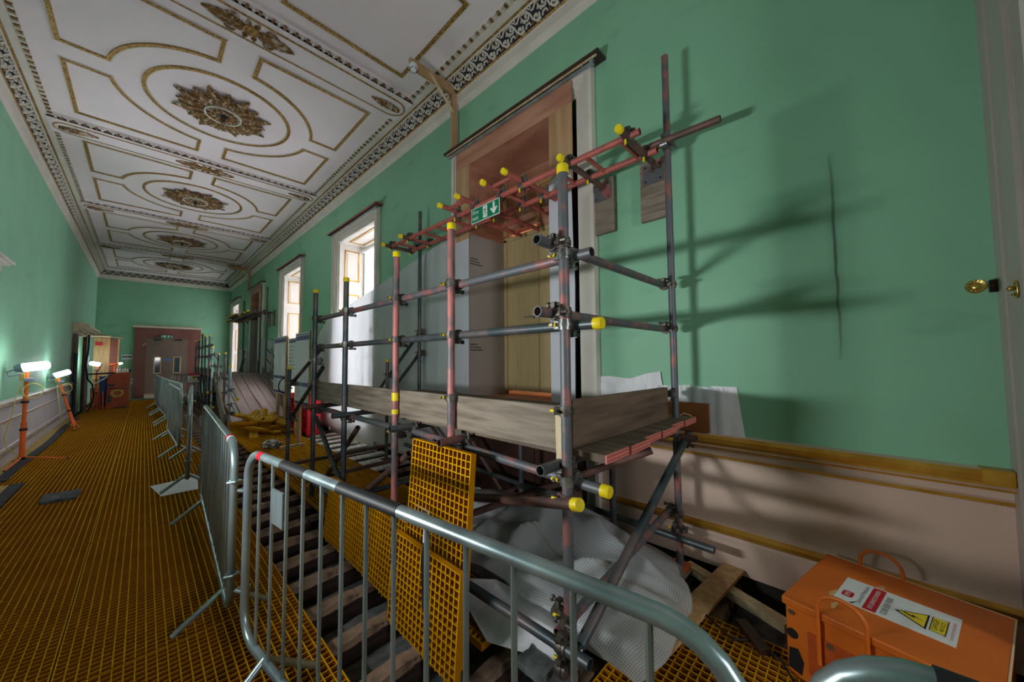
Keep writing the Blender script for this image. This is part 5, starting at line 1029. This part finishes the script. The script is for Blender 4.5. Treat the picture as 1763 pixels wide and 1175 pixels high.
def lamp_light(p, e, r=.14, col=(.86, .97, 1.0)):
    l = bpy.data.lights.new('floodlight_glow', 'POINT'); l.energy = e; l.color = col; l.shadow_soft_size = r; o = bpy.data.objects.new('floodlight_glow', l); COL.objects.link(o); o.location = p
f1 = flood('orange tripod floodlight standing upright by the left wall, nearest in view'); f1.location = (-1.19, 8.80, 0); lamp_light((-1.0, 8.68, 1.52), 6)
f0 = copy_tree(f1, loc=(-1.02, 2.05, 0), rot=(0, 0, .1), label='orange tripod floodlight by the left wall, outside the photo to the left'); 
fb = area('floodlight_beam', (-.78, 2.02, 1.42), (2.9, 1.2, 2.0), .50, .09, 24, (.93, .98, 1.0)); fb.data.spread = math.radians(130)   # the tube of that stand lies level
f2 = flood('orange floodlight leaning back against the left wall beyond the upright one', True); f2.location = (-.975, 12.2, .02); f2.rotation_euler = (0, -.235, 0); f2.scale = (.9, .9, .87); lamp_light((-1.12, 12.05, 1.42), 6)
f3 = copy_tree(f1, loc=(-1.02, 17.3, 0.0), rot=(0, 0, -2.2), label='orange tripod floodlight lighting the timber recess beside the orange cabinet'); lamp_light((-1.0, 17.3, 1.62), 8, .06)

up_light((-.90, 8.70, 1.58), (1.5, 7.6, 5.3), 120); up_light((-1.0, 12.05, 1.44), (1.5, 12.5, 5.3), 60); up_light((-.85, 2.1, 1.64), (1.4, 3.6, 5.3), 60)
# ------------------------------------------------------------------ left wall far end: door case, timber recess, cabinet
t = thing('door_case', 'old pedimented door case with carved cornice on the left wall', 'door case', (XL, 17.0, 0))
m1 = MB(); y0_, y1_ = 15.6, 18.9
for d_, z0_, z1_, e in ((.10, 2.30, 2.38, -.04), (.16, 2.38, 2.44, .0), (.24, 2.44, 2.50, .06), (.30, 2.50, 2.58, .12), (.22, 2.58, 2.62, .06)): m1.box((XL + .002, y0_ - e, z0_), (XL + d_, y1_ + e, z1_))
obj('pediment', m1, 'old_cream', t)
for ya in (y0_, y1_ - .3): m1 = MB(); m1.box((XL + .002, ya, 0), (XL + .09, ya + .30, 2.3)); obj('jamb', m1, 'old_wood', t)
t = thing('timber_lobby', 'timber framed plywood lobby built out from the left wall, lit white inside by a floodlight', 'lobby', (-1.1, 17.6, 0))
m1 = MB(); m1.box((XL + .09, 16.9, .02), (-1.17, 16.94, 2.28)); m1.box((-1.20, 16.2, 0.02), (-1.17, 16.94, 2.28)); obj('dark_side_board', m1, 'old_wood', t)
m1 = MB(); m1.box((-1.16, 18.0, .02), (-.80, 18.05, 2.30)); obj('back_board', m1, 'pine', t)
m1 = MB(); m1.box((-1.35, 17.0, 2.32), (-.78, 18.1, 2.36)); obj('roof_board', m1, 'pale_timber', t)
m1 = MB(); m1.box((-.80, 17.9, .02), (-.62, 17.94, 2.26)); obj('brown_side_board', m1, 'red_board', t); m1 = MB(); m1.box((-.62, 17.86, .02), (-.585, 17.94, 2.32)); m1.box((-.86, 17.90, .02), (-.80, 17.97, 2.32)); obj('stud', m1, 'pine', t); m1 = MB(); m1.beam((-.9, 17.85, 2.36), (-.50, 17.85, 2.30), .2, .03); obj('cap_board', m1, 'pale_timber', t)
m1 = MB(); m1.box((-1.12, 17.96, 2.05), (-.96, 17.99, 2.15)); obj('red_tape_patch', m1, 'tape_red', t)
board('handrail', (-1.2, 17.05, 1.12), (-.62, 17.05, 1.15), .03, .05, 'black_rubber', 'dark rail fixed across the front of the timber lobby', 'rail')
m1 = MB(); m1.sweep([(-1.13, 16.1, 2.3), (-1.13, 16.1, 1.9), (-1.16, 16.1, 1.4), (-1.12, 16.1, 1.0), (-1.02, 16.2, .82), (-.85, 16.6, .95), (-.72, 17.0, 1.1)], .022, 8); m1.sweep([(-1.03, 16.15, .85), (-.99, 16.15, .5), (-1.03, 16.1, .2), (-1.1, 16.1, .05)], .016, 8); tag(obj('thick_black_cable', m1, 'cable_black'), 'thick black cable drooping down the front of the dark door case', 'cable')
m1 = MB(); m1.cyl((-1.30, 15.45, 0), (-1.30, 15.45, 1.75), .035); tag(obj('rolled_sheet', m1, mat('deep_teal', srgb(28, 44, 56), .6).name), 'dark blue rolled sheet standing upright against the left wall', 'roll')
t = thing('orange_cabinet', 'stack of two orange steel site cabinets near the far doors', 'cabinet', (-.55, 17.4, 0))
for z0_, z1_ in ((.03, .62), (.66, 1.15)): m1 = MB(); m1.box((-.79, 17.2, z0_), (-.30, 17.75, z1_)); obj('cabinet_box', m1, 'orange_dark', t, bevel=.006)
m1 = MB(); m1.box((-.77, 17.19, .70), (-.63, 17.2, .79)); m1.box((-.76, 17.19, .20), (-.68, 17.2, .40)); obj('grey_label', m1, 'foam_grey', t)
m1 = MB()
for k in range(4): m1.cyl((-.28, 17.3 + .1 * k, .9 - .12 * (k % 2)), (-.24, 17.3 + .1 * k, .9 - .12 * (k % 2)), .04)
obj('socket', m1, 'white_plastic', t)
m1 = MB()
for k in range(4): m1.sweep([(-.56 + (.10 + .012 * k) * math.cos(a), 17.17 - .008 * k, .49 + (.085 + .012 * k) * math.sin(a)) for a in [j * PI / 12 for j in range(24)]], .010, 6, closed=True)
tag(obj('cable_coil', m1, 'cable_yellow'), 'yellow cable coil hung on the front of the orange cabinets', 'cable coil')
for k in range(6):
    t = thing('spray_can', ['white bottle with red cap on the orange cabinet, leftmost of the row', 'second white bottle from the left on the orange cabinet', 'third white bottle from the left on the orange cabinet', 'fourth white bottle from the left on the orange cabinet', 'fifth white bottle from the left on the orange cabinet', 'dark bottle at the right end of the row on the orange cabinet'][k], 'bottle', (-.58 + .055 * k, 17.33, 1.15), 'bottles on the orange cabinet')
    m1 = MB(); m1.lathe((-.58 + .055 * k, 17.33, 1.15), (0, 0, 1), [(.02, 0), (.022, .01), (.022, .11), (.010, .125), (0, .125)], 12); obj('body', m1, 'white_plastic' if k < 5 else 'black_rubber', t); m1 = MB(); m1.cyl((-.58 + .055 * k, 17.33, 1.275), (-.58 + .055 * k, 17.33, 1.305), .012); obj('cap', m1, 'tape_red' if k % 2 == 0 else 'white_plastic', t)
t = thing('work_lamp', 'small orange work lamp standing on top of the orange cabinets', 'lamp', (-.66, 17.45, 1.15)); m1 = MB(); m1.box((-.68, 17.43, 1.15), (-.64, 17.47, 1.40)); obj('bracket', m1, 'lamp_orange', t); m1 = MB(); m1.cyl((-.76, 17.45, 1.40), (-.57, 17.45, 1.44), .032); b_ = obj('barrel', m1, 'lamp_orange', t); m1 = MB(); m1.lathe((-.57, 17.45, 1.44), (1, 0, .2), [(.03, 0), (.034, .06), (.02, .085), (0, .09)], 16); obj('bulb_cover', m1, 'lamp_tube', b_)
t = thing('blue_drum', 'blue plastic drum between the lobby and the orange cabinets', 'drum', (-.88, 17.5, 0)); m1 = MB(); m1.lathe((-.88, 17.5, 0), (0, 0, 1), [(.09, 0), (.10, .02), (.10, .45), (.106, .47), (.10, .49), (.10, .98), (.09, 1.0), (0, 1.0)], 20); obj('body', m1, 'blue_plastic', t); m1 = MB(); m1.cyl((-.88, 17.5, 1.0), (-.88, 17.5, 1.04), .105, n=20); obj('lid', m1, 'blue_plastic', t)
random.seed(3)
for k in range(6):
    m1 = MB(); x, y = -1.08 + .06 * k, 16.9 + .05 * (k % 2); m1.cyl((x, y, .03), (x + random.uniform(-.03, .03), y, random.uniform(.5, .85)), .016, n=8); o = tag(obj('prop_tube', m1, 'tube_pink' if k % 2 else 'lamp_orange'), 'short upright tube in the clutter before the timber lobby, %s from the left' % ordw(k + 1), 'tube', 'short tubes standing before the lobby')
m1 = MB(); m1.box((-.62, 17.0, .02), (-.35, 17.12, .05)); tag(obj('timber_offcut', m1, 'mahogany'), 'dark offcut on the floor before the orange cabinets', 'offcut')
t = thing('ledge_cornice', 'white cornice end on the left wall, just entering at the left edge of the photo', 'cornice', (XL, 7.7, 2.78))
m1 = MB(); m1.box((XL + .002, 6.2, 2.80), (XL + .10, 8.16, 2.83)); m1.box((XL + .002, 6.2, 2.83), (XL + .14, 8.20, 2.86)); obj('moulding', m1, 'white_paint', t); m1 = MB(); m1.box((XL + .002, 6.25, 2.70), (XL + .05, 8.10, 2.80)); obj('frieze_board', m1, 'white_paint', t)
# far wall notices
def plate(name, x0, x1, z0, z1, m_, lab, cat='notice'): m1 = MB(); m1.box((x0, YF - .012, z0), (x1, YF - .001, z1)); return tag(obj(name, m1, m_), lab, cat)
plate('wall_notice', -1.0, -.86, 1.62, 1.94, 'white_plastic', 'white dispenser box on the far wall, left of the small notices')
o = plate('wall_notice', -.64, -.34, 1.60, 1.80, 'white_plastic', 'white notice with dark blocks on the far wall beside the brown portal'); m1 = MB(); [m1.box((-.62 + .07 * k, YF - .014, 1.68), (-.565 + .07 * k, YF - .012, 1.74)) for k in range(4)]; obj('dark_blocks', m1, 'black', o)
t = thing('exit_sign', 'green emergency exit sign over the far double doors', 'sign', (.68, YF - .07, 2.54)); M = frame_M((.48, YF - .075, 2.54), (1, 0, 0), (0, 0, 1))
m1 = MB(); m1.box((0, 0, 0), (.40, .13, .012), 0, M); obj('panel', m1, 'sign_green', t); m1 = MB(); F = lift(M, .014); runner(m1, F, .10, .012, .105); runner(m1, F, .22, .012, .105); poly2(m1, F, [(.02, .065), (.05, .09), (.05, .075), (.085, .075), (.085, .055), (.05, .055), (.05, .04)]); quad(m1, F, .33, .03, .37, .10); obj('symbols', m1, ['sign_white', 'sign_green'], t, smooth=False)
m1 = MB(); Q = frame_M((-.06, YF - .063, 2.20), (1, 0, 0), (0, 0, 1)); poly2(m1, Q, [(0, 0), (.05, 0), (.05, .05)]); poly2(m1, Q, [(.06, .05), (.11, .05), (.11, .10)]); m1.box((0, 0, -.004), (.01, .01, 0), 0, Q); tag(obj('door_sticker', m1, 'white_plastic', smooth=False), 'small white arrow sticker on the brown portal left of the doors', 'sticker')
